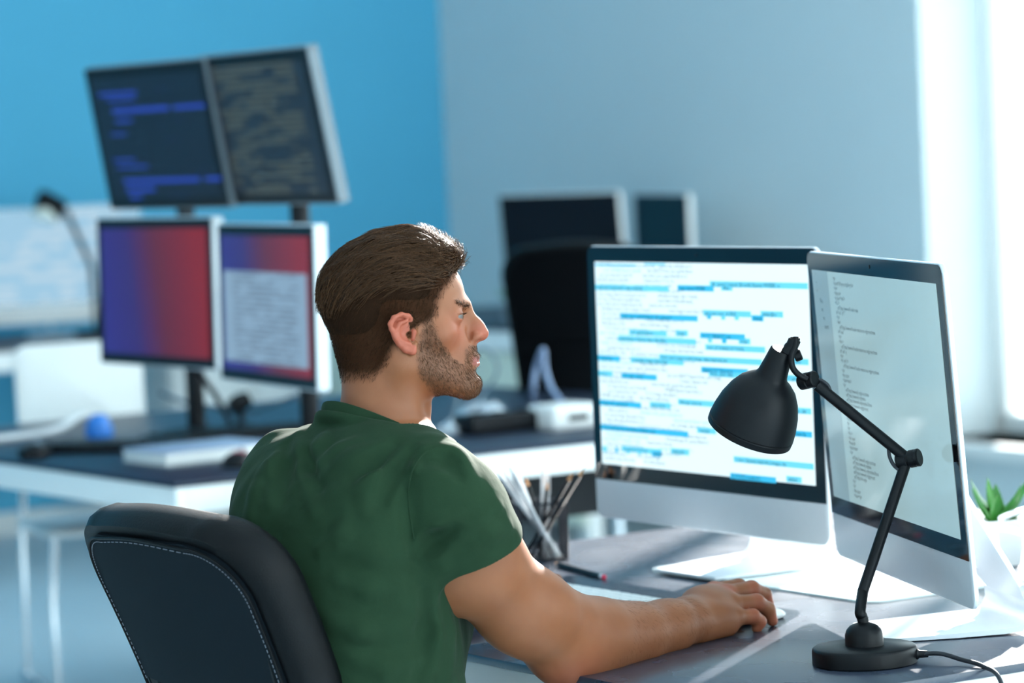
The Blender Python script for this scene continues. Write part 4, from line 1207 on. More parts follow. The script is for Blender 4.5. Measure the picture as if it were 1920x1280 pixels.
# neck
NB = K(722, 815, 0.0)
head.append(cone(H(-18, 0, -30), NB, .0525, .0545, .03))
head.append(cone(H(-38, 0, -10), K(712, 800, 0.0), .036, .044, .03))
head += both(lambda s: cone(H(-12, s * 56, -22), K(775, 828, 0) + np.array([0, s * .012, 0]), .012, .011, .018))
head.append(hell((33, 0, -108), (8, 11, 12), 14))                                     # larynx
# ears
def ear(s):
    ps = []
    yb, yo = s * 68, s * 80
    base = [(12, 70, 15), (7, 77, 20), (-3, 83, 22), (-13, 87, 17.5), (-18, 88, 9), (-16, 87, 2), (-11, 84, -9), (-4, 79, -19), (4, 75, -26)]
    for i in range(len(base) - 1):
        a, b = base[i], base[i + 1]; r0, r1 = 3.2 + .5 * math.sin(i), 3.2
        ps.append(hcone((a[0], s * a[1], a[2]), (b[0], s * b[1], b[2]), 3.3, 3.3, 3))
    ps.append(hcone((4, s * 75, -26), (13, s * 72.5, -28), 4.6, 5.2, 4))
    ps.append(hcone((13, s * 72.5, -28), (17, s * 70, -18), 5.0, 3.5, 4))
    ps.append(hell((-2, s * 74, -1), (16, 5.5, 23), 5, rot=rotm('Z', -s * 22) @ rotm('Y', -14)))      # ear plate
    anti = [(5, 80, 13), (-5, 82, 10), (-9, 82.5, 2), (-6, 81, -7), (2, 78, -16), (10, 76, -18)]
    for i in range(len(anti) - 1):
        a, b = anti[i], anti[i + 1]
        ps.append(hcone((a[0], s * a[1], a[2]), (b[0], s * b[1], b[2]), 2.4, 2.4, 3.5))
    ps.append(hcone((12, s * 70, 15), (16, s * 70, -2), 3.4, 3.4, 4))
    ps.append(hcone((15, s * 75, -2), (14, s * 74, -11), 3.4, 3.0, 3))               # tragus
    ps.append(hell((4, s * 82, -3), (8.0, 7.5, 10), 3.5, 's'))                        # concha
    ps.append(hell((8, s * 72, -6), (3, 6, 4.0), 3, 's'))                             # canal
    ps.append(hcone((-12, s * 88, 5), (0, s * 85.5, 18), 2.0, 1.6, 3, 's'))         # groove inside the helix
    return ps
head += ear(-1) + ear(1)

# ------------------------------------------------------------------ torso, arms
TY = math.radians(37)
TF = np.array([math.cos(TY), math.sin(TY), 0]); TR = np.array([math.sin(TY), -math.cos(TY), 0]); TU = np.array([0, 0, 1.0])
STN = [(784, 712, .004, .070, .072), (806, 706, .002, .096, .086), (834, 698, -.002, .136, .098), (865, 686, -.006, .176, .108), (920, 671, -.014, .184, .124),
       (1000, 660, -.022, .178, .132), (1100, 652, -.03, .168, .130), (1200, 662, -.026, .160, .126), (1300, 672, -.020, .160, .128), (1420, 684, -.014, .170, .134), (1500, 690, -.01, .165, .125)]
SC = np.array([K(x, y, d) for y, x, d, w, hh in STN]); SW = np.array([s[3] for s in STN]); SHH = np.array([s[4] for s in STN])
_o = np.argsort(SC[:, 2]); SC, SW, SHH = SC[_o], SW[_o], SHH[_o]
def hermite(xs, ys, x):
    m = np.gradient(ys, xs); i = np.clip(np.searchsorted(xs, x) - 1, 0, len(xs) - 2)
    hh = xs[i + 1] - xs[i]; t = np.clip((x - xs[i]) / hh, 0, 1)
    return ys[i] * (1 + 2 * t) * (1 - t) ** 2 + m[i] * hh * t * (1 - t) ** 2 + ys[i + 1] * t * t * (3 - 2 * t) + m[i + 1] * hh * t * t * (t - 1)
def torso_prim(grow=0.0, k=.02, fatness=1.0, pw=2.35):
    lo_, hi_ = SC[0, 2], SC[-1, 2]
    def fn(p):
        z = np.clip(p[:, 2], lo_, hi_)
        ca = hermite(SC[:, 2], SC[:, 0], z); cb_ = hermite(SC[:, 2], SC[:, 1], z)
        w = hermite(SC[:, 2], SW, z) + grow; hh = (hermite(SC[:, 2], SHH, z) + grow) * fatness
        dx, dy = p[:, 0] - ca, p[:, 1] - cb_
        f = dx * TF[0] + dy * TF[1]; r = dx * TR[0] + dy * TR[1]
        q = (np.abs(f / hh) ** pw + np.abs(r / w) ** pw) ** (1 / pw)
        d = (q - 1) * np.minimum(w, hh)
        over = np.maximum(np.maximum(p[:, 2] - hi_ - grow, lo_ - p[:, 2]), 0)
        return np.where(over > 0, np.sqrt(np.maximum(d, 0) ** 2 + over ** 2), d)
    c = (SC[0] + SC[-1]) / 2
    return Prim(fn, c, np.linalg.norm(SC[0] - SC[-1]) / 2 + .16, k)
SHR, SHL = K(826, 912, -.135), K(594, 888, .130)
ELR, ELL_ = K(1066, 1217, .055), K(745, 1100, .36)
WRR, WRL = K(1292, 1162, .262), K(940, 1115, .57)
def arm_r(k=.03):
    ps = chain([SHR, K(862, 975, -.12), K(896, 1055, -.09), K(978, 1142, -.025), ELR], [.052, .057, .0575, .0545, .046], .04)
    ps.append(cone(K(1046, 1212, .03), K(1085, 1240, .06), .036, .026, .02))                 # elbow point
    ps += chain([ELR, K(1130, 1199, .11), K(1190, 1189, .165), K(1250, 1176, .225), WRR], [.045, .0405, .0365, .031, .0268], .045)
    ps.append(cone(K(1062, 1184, .04), K(1140, 1188, .12), .028, .027, .05))                 # forearm muscle
    ps.append(cone(K(1030, 1155, .0), K(1105, 1188, .08), .034, .032, .05))
    ps.append(ell(K(1288, 1148, .27), (.018, .018, .013), .02))
    return ps
def arm_l(k=.03):
    ps = chain([SHL, (SHL + ELL_) / 2, ELL_], [.058, .052, .043], k)
    ps += chain([ELL_, (ELL_ + WRL) / 2, WRL], [.043, .038, .027], .025)
    return ps
def finger(pts, rs, k=.004):
    return chain(pts, rs, k)
def hand_r():
    mcp = {'i': K(1338, 1108, .378), 'm': K(1363, 1113, .36), 'r': K(1372, 1132, .335), 'p': K(1378, 1157, .312)}
    ps = []
    for f, r in (('i', .0155), ('m', .0155), ('r', .0150), ('p', .0150)):
        ps.append(cone(WRR + (mcp[f] - mcp['r']) * .35, mcp[f], .021, r - .001, .018))
    ps.append(cone(K(1312, 1182, .268), K(1366, 1176, .305), .0165, .0125, .015))            # heel of the hand
    ps.append(ell(K(1330, 1150, .31), (.03, .035, .018), .018))
    ps.append(ell(K(1316, 1128, .335), (.030, .034, .020), .02))
    F = {'i': [K(1385, 1100, .405), K(1412, 1108, .43), K(1425, 1126, .437)],
         'm': [K(1409, 1103, .395), K(1433, 1114, .42), K(1441, 1132, .425)],
         'r': [K(1418, 1128, .362), K(1440, 1142, .38), K(1448, 1163, .384)],
         'p': [K(1411, 1155, .332), K(1424, 1165, .341), K(1419, 1177, .340)]}
    for f, (a, b, c) in F.items():
        s = .92 if f == 'p' else 1.0
        ps += chain([mcp[f], a, b, c], [.0134 * s, .0118 * s, .0106 * s, .0086 * s], .005)
    ps += chain([K(1305, 1150, .30), K(1335, 1152, .36), K(1368, 1152, .395), K(1392, 1160, .41)], [.019, .0145, .0115, .0090], .010)
    return ps
def hand_l():
    d = np.array([.62, .78, 0.0]); sd = np.array([.78, -.62, 0.0]); ps = []
    for i, o in enumerate((-.030, -.010, .010, .030)):
        m0 = WRL + d * .075 + sd * o + TU * .012
        ps.append(cone(WRL + sd * o * .4, m0, .020, .0135, .016))
        l = (.030, .036, .034, .026)[i]
        p1 = m0 + d * l * .9 + TU * .006; p2 = p1 + d * l * .6 - TU * .012; p3 = p2 + d * l * .35 - TU * .016
        ps += chain([m0, p1, p2, p3], [.0115, .0100, .0090, .0075], .005)
    b = WRL + sd * .02 + d * .02
    ps += chain([b, b + d * .035 + sd * .03 - TU * .005, b + d * .065 + sd * .04 - TU * .012], [.017, .013, .009], .010)
    return ps
traps = [cone(K(714, 818, 0), SHR + TU * .022 - TR * .03, .036, .026, .04), cone(K(708, 812, 0), SHL + TU * .022 + TR * .03, .036, .026, .04)]
# ------------------------------------------------------------------ t-shirt
HEM = K(893, 1056, -.098)                                     # on the sleeve hem, middle of the upper arm
adir = K(908, 1085, -.09) - K(862, 980, -.125); adir /= np.linalg.norm(adir)
AD2 = (ELL_ - SHL) / np.linalg.norm(ELL_ - SHL)
shirt_base = [torso_prim(.002, .02)] + [cone(K(712, 826, 0), SHR + TU * .030 - TR * .02, .034, .030, .05), cone(K(706, 818, 0), SHL + TU * .030 + TR * .02, .038, .032, .05)]
def sleeve(pts, rs_, org, ax, cut, hollow, k=.035):
    core = chain(pts, rs_, .03)
    def fn(p):
        d = np.full(len(p), .5)
        for c_ in core: d = smin(d, c_.fn(p), .03)
        t = (p - org) @ ax
        e = smax(d, t - cut, .003)
        if hollow: e = np.maximum(e, -np.maximum(d + .0058, (cut - .045) - t))
        return e
    pts = np.array(pts); c = (pts.min(0) + pts.max(0)) / 2
    return Prim(fn, c, np.linalg.norm(pts - c, axis=1).max() + max(rs_), k)
shirt_base.append(sleeve([SHR - np.array([.004, 0, .002]), K(862, 972, -.122), K(890, 1042, -.10), K(925, 1110, -.075)], [.058, .0650, .0650, .0645], HEM, adir, -.022, False))
shirt_base.append(sleeve([SHL, SHL * .75 + ELL_ * .25, SHL * .5 + ELL_ * .5, ELL_ * .75 + SHL * .25], [.064, .066, .062, .058], SHL, AD2, .20, False))
shirt_base.append(ell(K(790, 1130, .05), (.075, .09, .15), .05))          # loose front over the belly
shirt_base.append(ell(K(520, 945, .05), (.05, .055, .10), .05))           # blade of the far shoulder
shirt_base.append(ell(K(720, 930, -.10), (.06, .05, .09), .06))           # near shoulder blade
shirt_base.append(ell(K(560, 1010, -.03), (.08, .07, .12), .06))
def surf(px, py, prims, d0=-.35, d1=.45):
    ds = np.linspace(d0, d1, 260); P = np.array([K(px, py, q) for q in ds]); e = evaluate(prims, P)
    i = np.argmax(e < 0)
    return P[i] if (e < 0).any() else None
def fold(pts, r, k=.02, depth=.3, op='u'):
    Q_ = [surf(a, b_, shirt_base) for a, b_ in pts]; Q_ = [q for q in Q_ if q is not None]
    if len(Q_) < 2: return []
    e_ = .002; QA = np.array(Q_)
    gr = np.stack([evaluate(shirt_base, QA + np.eye(3)[i] * e_) - evaluate(shirt_base, QA - np.eye(3)[i] * e_) for i in range(3)], -1)
    gr /= np.linalg.norm(gr, axis=1, keepdims=True) + 1e-9
    Q_ = [np.array(v_) for v_ in smooth_path([Vector(q - n_ * r * (1 - depth) * (1 if op == 'u' else -1)) for q, n_ in zip(Q_, gr)], 4)]
    n = len(Q_); rr = [r * (.35 + .65 * math.sin(math.pi * (i + .6) / (n + .2))) for i in range(n)]
    h_ = n // 2
    return tube_prim(Q_[:h_ + 1], rr[:h_ + 1], k, op) + tube_prim(Q_[h_:], rr[h_:], k, op)
shirt = list(shirt_base)
for pts, r, op in [
        ([(562, 815), (564, 850), (574, 900), (590, 960)], .009, 'u'), ([(580, 850), (586, 875), (600, 915)], .007, 's'),
        ([(520, 850), (510, 880), (505, 940)], .007, 'u'), ([(538, 830), (532, 870), (530, 940)], .007, 's'),
        ([(606, 822), (600, 840), (602, 866)], .007, 'u'), ([(660, 828), (632, 845), (606, 870)], .008, 'u'),
        ([(720, 838), (680, 850), (640, 870), (610, 890)], .010, 'u'), ([(762, 846), (722, 872), (690, 905), (680, 950)], .011, 'u'), ([(735, 835), (700, 870), (660, 900)], .010, 's'),
        ([(790, 845), (755, 880), (735, 930)], .010, 'u'), ([(770, 850), (740, 890), (715, 940)], .009, 's'),
        ([(800, 842), (840, 845), (868, 860), (880, 890)], .009, 'u'), ([(800, 862), (838, 866), (858, 890)], .008, 's'),
        ([(768, 900), (764, 960), (770, 1030)], .008, 's'),
        ([(775, 1040), (805, 1000), (840, 980), (870, 975)], .010, 'u'), ([(785, 1060), (820, 1030), (855, 1012)], .010, 'u'), ([(780, 1050), (812, 1015), (850, 995)], .008, 's'),
        ([(800, 1085), (830, 1060), (880, 1035)], .008, 'u'),
        ([(930, 950), (900, 975), (870, 1000)], .007, 'u'), ([(948, 985), (920, 1000), (895, 1018)], .006, 'u'),
        ([(800, 1110), (815, 1160), (815, 1220), (800, 1275)], .009, 'u'), ([(835, 1120), (842, 1180), (835, 1270)], .008, 'u'), ([(790, 1110), (795, 1180), (780, 1270)], .010, 's'),
        ([(640, 1090), (690, 1105), (740, 1100)], .010, 'u'), ([(620, 1160), (680, 1185), (750, 1180)], .011, 'u'), ([(640, 1030), (700, 1040), (750, 1030)], .008, 'u'),
        ([(660, 1230), (720, 1250), (780, 1240)], .010, 'u'), ([(500, 870), (480, 920), (470, 975)], .009, 'u'), ([(650, 960), (640, 1000), (600, 1030)], .009, 'u')]:
    shirt += fold(pts, r * .88, .018, .30, op)
NECK_AX = (H(-20, 0, -60) - NB); NECK_AX /= np.linalg.norm(NECK_AX)
# collar ring: tilted ellipse around the neck, higher at the nape
def ring_pt(a):
    f, s = math.cos(a), math.sin(a)
    c = K(709, 812, .0)
    return c + TF * (f * .074) * np.array([1, 1, 1]) + TR * (s * .068) + TU * (-.026 * f + .006 + .004 * math.cos(2 * a)) + np.array([.0, 0, 0])
ring = [ring_pt(2 * math.pi * i / 48) for i in range(48)]
RC = np.mean(ring, axis=0)
NZ_ = np.cross(ring[12] - ring[36], ring[0] - ring[24]); NZ_ /= np.linalg.norm(NZ_); NZ_ = NZ_ if NZ_[2] > 0 else -NZ_
shirt += chain([q - NZ_ * .010 for q in ring] + [ring[0] - NZ_ * .010], [.0045] * 49, .014)
def wob(P):
    return (.0014 * np.sin(38 * P[:, 0] + 21 * P[:, 2] + 9 * P[:, 1]) + .0011 * np.sin(61 * P[:, 2] - 33 * P[:, 0] + 2) + .0008 * np.sin(95 * P[:, 1] + 47 * P[:, 2]))
NZ = NZ_
def shirt_post(P, d, c=None, rad=0.0):
    d = d + wob(P)
    # neck opening
    q = P - RC; hgt_n = q @ NZ; rad = np.linalg.norm(q - hgt_n[:, None] * NZ, axis=1)
    d = smax(d, np.where(rad < .11, hgt_n + .002, -1.0), .003)
    return d
body = [torso_prim(-.012)] + traps + arm_r() + arm_l() + hand_r() + hand_l() + head
lo = np.array([-.30, -.30, -.70]); hi = np.array([.75, .80, .16])
def body_post(P, d, c=None, rad=0.0):
    # under the shirt the body stays inside the cloth
    q = P - RC; hn = q @ NZ; t = (P - HEM) @ adir; ra = np.linalg.norm(P - HEM - t[:, None] * adir, axis=1)
    t2 = (P - SHL) @ AD2; r2 = np.linalg.norm(P - SHL - t2[:, None] * AD2, axis=1)
    rd = np.linalg.norm(q - hn[:, None] * NZ, axis=1)
    free = (hn > .06) | ((hn > -.012) & (rd < .10)) | ((ra < .11) & (t > -.036)) | ((r2 < .10) & (t2 > .17)) | (P[:, 0] > .098) | (P[:, 1] > .40)
    if free.all(): return d
    return np.where(free, d, np.maximum(d, evaluate(shirt, P, c, rad, .03) + .009))
V, Q = surface_nets(body, lo, hi, .0021, body_post)
fn_ = np.cross(V[Q[:, 2]] - V[Q[:, 0]], V[Q[:, 3]] - V[Q[:, 1]]); VN = np.zeros_like(V)
for k_ in range(4): np.add.at(VN, Q[:, k_], fn_)
VN /= np.linalg.norm(VN, axis=1, keepdims=True) + 1e-12
if (VN[np.argmax(V[:, 2])])[2] < 0: VN = -VN
# skin masks in the head frame
hp = to_head(V); x, y, z = hp[:, 0], np.abs(hp[:, 1]), hp[:, 2]
def curve_mask(xs, ys, q): return np.interp(q, xs, ys)
jaw_front = curve_mask([-95, -60, -50, -36, -20, -8, 5, 22], [118, 118, 96, 74, 62, 54, 48, 44], z)      # upper/front limit of the beard on the cheek
jaw_back = curve_mask([-100, -85, -60, -40, -20, 0, 22], [60, 40, 20, 16, 19, 23, 28], z)
beard = sstep(0, 9, jaw_front - x) * sstep(-2, 9, x - jaw_back) * sstep(26, 14, z) * sstep(-104, -92, z)
must = sstep(13, 4, np.abs(z + 27)) * sstep(84, 92, x) * sstep(30, 18, y) * sstep(-42, -34, z)
must *= sstep(-17, -22, z)
chinb = sstep(-47, -55, z) * sstep(80, 90, x) * sstep(-104, -92, z)
gote = sstep(20, 26, y) * sstep(36, 28, y) * sstep(84, 90, x) * sstep(-20, -28, z) * sstep(-60, -50, z)
beard = np.clip(np.maximum.reduce([beard * (.95 - .25 * sstep(40, 90, x)), must, chinb, gote * .8]), 0, 1)
beard *= (hp[:, 2] > -112) * (y < 80)
lips = np.exp(-((z + 41.5) / 7.0) ** 4) * sstep(90, 97, x) * sstep(26, 18, y) * (x < 125)
red = np.zeros(len(V))
def spot(p, r, s=1.0):
    global red
    red = np.maximum(red, s * np.exp(-(np.linalg.norm(V - np.asarray(p), axis=1) / r) ** 2))
spot(H(112, 0, -4), .018, .9); spot(K(1065, 1240, .03), .035, .8)
for q in ((1408, 1103, .39), (1418, 1126, .36), (1410, 1153, .33), (1442, 1130, .42), (1448, 1160, .385), (1424, 1168, .34), (1362, 1108, .35), (1335, 1100, .37)): spot(K(*q), .014, .7)
ear_m = ((x < 22) & (x > -28) & (y > 74) & (z > -40) & (z < 40)).astype(float)
red = np.maximum(red, .75 * ear_m)
spot(H(78, -40, 0), .03, .4); spot(H(78, 40, 0), .03, .4)
scalp = sstep(-14, 4, curve_mask([-75, -60, -40, -20, 0, 20, 40, 55, 70, 92, 120], [-50, -40, -26, -16, 6, 40, 43, 51, 63, 74, 90], z) - x) * (z > -78) * sstep(-76, -50, z) * (1 - ear_m)

m = bpy.data.materials.new('skin'); m.use_nodes = True
nt = m.node_tree; N, L = nt.nodes, nt.links; b = N['Principled BSDF']
def attr(nm):
    a = N.new('ShaderNodeAttribute'); a.attribute_name = nm; return a.outputs['Fac']
def mixc(fac, c0, c1):
    mx = N.new('ShaderNodeMix'); mx.data_type = 'RGBA'
    for i, c in ((6, c0), (7, c1)):
        if isinstance(c, tuple): mx.inputs[i].default_value = c
        else: L.new(c, mx.inputs[i])
    if isinstance(fac, float): mx.inputs[0].default_value = fac
    else: L.new(fac, mx.inputs[0])
    return mx.outputs[2]
def fmul(a, c):
    q = N.new('ShaderNodeMath'); q.operation = 'MULTIPLY'; q.use_clamp = True
    for i, v_ in enumerate((a, c)):
        if isinstance(v_, float): q.inputs[i].default_value = v_
        else: L.new(v_, q.inputs[i])
    return q.outputs[0]
tc = N.new('ShaderNodeTexCoord')
n1 = N.new('ShaderNodeTexNoise'); n1.inputs['Scale'].default_value = 22; n1.inputs['Detail'].default_value = 5; L.new(tc.outputs['Object'], n1.inputs['Vector'])
n2 = N.new('ShaderNodeTexNoise'); n2.inputs['Scale'].default_value = 900; n2.inputs['Detail'].default_value = 2; L.new(tc.outputs['Object'], n2.inputs['Vector'])
base_c = mixc(n1.outputs['Fac'], rgb(136, 80, 51), rgb(158, 99, 66))
c1 = mixc(fmul(attr('red'), .6), base_c, rgb(205, 96, 82))
c2 = mixc(fmul(attr('lips'), .6), c1, rgb(160, 88, 90))
cr = N.new('ShaderNodeMapRange'); cr.inputs[1].default_value = .35; cr.inputs[2].default_value = .65; cr.inputs[3].default_value = .5; cr.inputs[4].default_value = 1.0
L.new(n2.outputs['Fac'], cr.inputs[0])
c3 = mixc(fmul(fmul(attr('beard'), cr.outputs[0]), .72), c2, rgb(92, 62, 44))
c4 = mixc(fmul(attr('scalp'), .9), c3, rgb(36, 22, 14))
L.new(c4, b.inputs['Base Color'])
b.inputs['Roughness'].default_value = .48; b.inputs['Specular IOR Level'].default_value = .4
sm_ = N.new('ShaderNodeMapRange'); sm_.inputs[3].default_value = .35; sm_.inputs[4].default_value = .02; L.new(attr('scalp'), sm_.inputs[0]); L.new(sm_.outputs[0], b.inputs['Specular IOR Level'])
b.inputs['Subsurface Weight'].default_value = .12; b.inputs['Subsurface Radius'].default_value = (.01, .004, .0025); b.inputs['Subsurface Scale'].default_value = .5
bp = N.new('ShaderNodeBump'); bp.inputs['Strength'].default_value = .12; bp.inputs['Distance'].default_value = .001
L.new(n2.outputs['Fac'], bp.inputs['Height']); L.new(bp.outputs[0], b.inputs['Normal'])
M['skin'] = m
person = np_mesh('person', V, Q, M['skin'], None, {'beard': beard, 'lips': lips, 'red': red, 'scalp': scalp})
person.matrix_world = TO_WORLD
tag(person, 'seated person in dark green t-shirt looking at the screen, right hand on the mouse', 'person')

# eyes
def eyeball(s):
    g = G(); R_ = Matrix.Translation(Vector(H(73.4, s * 31, 20))) @ Matrix(HR.tolist()).to_4x4() @ Matrix.Rotation(math.radians(90), 4, 'Y')
    prof = [(12.0 * math.sin(a) * HS + 1e-5, 12.0 * math.cos(a) * HS * -1) for a in [math.pi * i / 24 for i in range(25)]]
    g.lathe(prof, 32, R_)
    e = g.obj('eye', mat('eye_white', rgb(112, 102, 98), .25, var=.05), person)
    g = G(); g.lathe([(.0062, .0104), (.0058, .0112), (.003, .0121), (.0002, .0124)], 24, R_)
    g.obj('iris', mat('brown_iris', rgb(96, 70, 52), .1, var=.2, scale=900), e)
    g = G(); g.lathe([(.0026, .0123), (.0002, .0126)], 16, R_); g.obj('pupil', M['glass_black'], e)
eyeball(-1); eyeball(1)
lash = []
lr_ = np.random.RandomState(2)
for s in (-1, 1):
    for k in range(34):
        a = math.radians(-35 + 115 * k / 33); zz = 20 + 3.2 * math.cos(a - .5)
        rr_e = 12.6
        p0_ = np.array([73.4 + rr_e * math.cos(a) * .97, s * (31 + rr_e * math.sin(a) * .97), zz])
        dr = np.array([math.cos(a), s * math.sin(a), .10 + .12 * lr_.rand()])
        lash.append([H(*(p0_ + dr * q_ * 5.0 + np.array([0, 0, .9 * q_ * q_ - 1.2 * q_ * (1 - q_)]))) for q_ in (0, .5, 1)])
LASH = np.array(lash)

# ------------------------------------------------------------------ hair
rs = np.random.RandomState(4)
def strands_mesh(name, paths, r0, m, parent, taper=.25):
    """paths: array (n, steps, 3); thin three sided strands in one mesh"""
    n, s, _ = paths.shape
    T = np.gradient(paths, axis=1); T /= np.linalg.norm(T, axis=2, keepdims=True) + 1e-9
    ref = np.array([.31, .77, .55]); A = np.cross(T, ref); A /= np.linalg.norm(A, axis=2, keepdims=True) + 1e-9
    B = np.cross(T, A)
    rr = (r0 * np.linspace(1, taper, s))[None, :, None]
    V = np.stack([paths + (A * math.cos(q) + B * math.sin(q)) * rr for q in (0, 2.094, 4.189)], 2)      # n,s,3,3
    idx = np.arange(n * s * 3).reshape(n, s, 3)
    q = []
    for k in range(3):
        j = (k + 1) % 3
        q.append(np.stack([idx[:, :-1, k], idx[:, :-1, j], idx[:, 1:, j], idx[:, 1:, k]], -1).reshape(-1, 4))
    tone = np.repeat(rs.uniform(-.1, .75, n) ** 1.0, s * 3)
    return np_mesh(name, V.reshape(-1, 3), np.concatenate(q), m, parent, {'tone': tone})
def hair_mat(name, c0, c1, rough=.35, spec=.14):
    m = bpy.data.materials.new(name); m.use_nodes = True
    nt = m.node_tree; b = nt.nodes['Principled BSDF']
    tc = nt.nodes.new('ShaderNodeTexCoord'); no = nt.nodes.new('ShaderNodeTexNoise'); no.inputs['Scale'].default_value = 260
    mx = nt.nodes.new('ShaderNodeMix'); mx.data_type = 'RGBA'; mx.inputs[6].default_value = c0; mx.inputs[7].default_value = c1
    at_ = nt.nodes.new('ShaderNodeAttribute'); at_.attribute_name = 'tone'
    ad = nt.nodes.new('ShaderNodeMath'); ad.operation = 'MULTIPLY_ADD'; ad.inputs[1].default_value = .35
    nt.links.new(tc.outputs['Object'], no.inputs['Vector']); nt.links.new(no.outputs['Fac'], ad.inputs[0]); nt.links.new(at_.outputs['Fac'], ad.inputs[2]); nt.links.new(ad.outputs[0], mx.inputs[0]); nt.links.new(mx.outputs[2], b.inputs['Base Color'])
    b.inputs['Roughness'].default_value = rough; b.inputs['Specular IOR Level'].default_value = spec
    return m
M['hair'] = hair_mat('brown_hair', rgb(36, 24, 17), rgb(112, 78, 54))
M['hair_short'] = hair_mat('short_dark_hair', rgb(32, 21, 14), rgb(70, 47, 31), .65, .05)
M['beard'] = hair_mat('beard_hair', rgb(70, 46, 33), rgb(120, 84, 58), .45)
hair_sdf = [hell((-13, 0, 49), (99, 76, 89), 6), hell((40, 0, 110), (48, 50, 38), 24), hell((-60, 0, 66), (54, 60, 53), 20), hell((-50, 0, 10), (55, 66, 60), 14)]
HZ_ = [-60, -45, -30, -15, 0, 14, 22, 30, 41, 55, 70, 84, 93, 104, 160]
HX_ = [-58, -48, -34, -25, -22, 8, 30, 36, 40, 49, 61, 70, 76, 92, 130]
def hair_post(P, d, c=None, rad=0.0):
    q = to_head(P); yy = np.abs(q[:, 1])
    lim = np.interp(q[:, 2], HZ_, HX_)
    lim = lim + np.where(q[:, 2] > 60, (1 - np.clip(yy / 50, 0, 1) ** 2) * 6, 0)
    d = smax(d, (q[:, 0] - lim) * HS, .004)
    d = smax(d, (-58 - q[:, 2]) * HS, .006)
    # the sides are cropped close to the skull, fading out towards neck and ears
    fade = sstep(80, 25, q[:, 2] + np.clip(-q[:, 0] - 40, 0, 60) * .5) * 1.0
    e = evaluate(head[:10], P) + .0005
    wb = sstep(-15, -60, q[:, 0])
    thick = (1 - wb) * (-.003 + .0245 * sstep(28, 84, q[:, 2])) + wb * (-.004 + .0138 * sstep(-42, 45, q[:, 2]))
    d = smax(d, e - thick, .004)
    # combed grooves: follow the sweep from the forehead back and down
    ph = np.arctan2(q[:, 1], q[:, 2] - 20 + .25 * q[:, 0]); topw = sstep(38, 70, q[:, 2] + .25 * -q[:, 0])
    gv = np.sin(ph * 46 + q[:, 0] * .05 + 2 * np.sin(q[:, 0] * .045 + ph * 3)) * .55 + np.sin(ph * 83 + q[:, 0] * .09) * .3 + np.sin(ph * 19 + 1.3 + q[:, 0] * .03) * .8
    d = d + gv * .0015 * topw
    # clear the ear
    ex = np.sqrt(((q[:, 0] + 1) / 22) ** 2 + ((q[:, 2] - 1) / 33) ** 2)
    d = smax(d, (1 - ex) * .012, .003)
    return d
HV, HQ = surface_nets(hair_sdf, np.array([-.135, -.10, -.075]), np.array([.12, .105, .165]), .0022, hair_post)
M['hair_cap'] = hair_mat('dark_hair_mass', rgb(38, 24, 16), rgb(58, 38, 26), .8, .02)
hair = np_mesh('hair', HV, HQ, M['hair_cap'], person)
hair['kind'] = 'stuff'
rs = np.random.RandomState(4)
def hsdf(P): return hair_post(P, evaluate(hair_sdf, P))
def grad(f, P, e=.0008):
    g = np.stack([f(P + np.eye(3)[i] * e) - f(P - np.eye(3)[i] * e) for i in range(3)], -1)
    return g / (np.linalg.norm(g, axis=1, keepdims=True) + 1e-9)
def roots(n, keep):
    Vh = to_head(HV); ok = np.where(keep(Vh))[0]
    i = rs.choice(ok, n); return HV[i] + rs.normal(0, .0007, (n, 3))
def grow(R0, flow, steps, seglen, lift0, lift1, jit=.25, seed=0):
    P = R0.copy(); out = [P - grad(hsdf, P) * .002]
    jr = rs.normal(0, jit, R0.shape)
    lj = rs.uniform(.4, 1.5, (len(R0), 1))
    for s in range(steps):
        n_ = grad(hsdf, P); F_ = flow(to_head(P)) + jr * .6 + rs.normal(0, jit * .3, P.shape)
        F_ = F_ @ HR.T
        F_ = F_ - n_ * (F_ * n_).sum(1, keepdims=True); F_ /= np.linalg.norm(F_, axis=1, keepdims=True) + 1e-9
        P = P + F_ * seglen
        tgt = (lift0 + (lift1 - lift0) * (s + 1) / steps) * lj
        d = hsdf(P)[:, None]
        P = P - n_ * (d - tgt) * .8
        out.append(P.copy())
    return np.stack(out, 1)
top = roots(5200, lambda q: (q[:, 2] > 62) | ((q[:, 0] < -40) & (q[:, 2] > 56)))
fl_top = lambda q: np.stack([-np.ones(len(q)), .12 * np.sign(q[:, 1]) * np.ones(len(q)), -.10 - .95 * sstep(20, -95, q[:, 0]) * 1.0], -1)
tp = grow(top, fl_top, 6, .0085, .0010, .0036, .20)
hq = to_head(tp.reshape(-1, 3)).reshape(tp.shape)
tp = tp[(hq[:, :, 0].min(1) > -116.5) & ~((hq[:, :, 2] < 22) & (hq[:, :, 0] < -106)).any(1)]
strands_mesh('hair_strands', tp, .00050, M['hair'], hair)['kind'] = 'stuff'
frt = roots(900, lambda q: (q[:, 2] > 84) & (q[:, 0] > 30))
fl_f = lambda q: np.stack([-.25 + rs.normal(0, .5, len(q)), rs.normal(0, .5, len(q)), .5 * np.ones(len(q))], -1)
strands_mesh('quiff_strands', grow(frt, fl_f, 4, .0045, .002, .009, .5), .00034, M['hair'], hair)['kind'] = 'stuff'
sid = roots(3600, lambda q: (q[:, 2] < 78) & (q[:, 2] > -56))
fl_s = lambda q: np.stack([-.55 * np.ones(len(q)), np.zeros(len(q)), -1.0 * np.ones(len(q))], -1)
strands_mesh('side_strands', grow(sid, fl_s, 3, .0030, .0004, .0012, .3), .00030, M['hair_short'], hair)['kind'] = 'stuff'
strands_mesh('eyelashes', LASH, .00022, M['hair_short'], person)['kind'] = 'stuff'
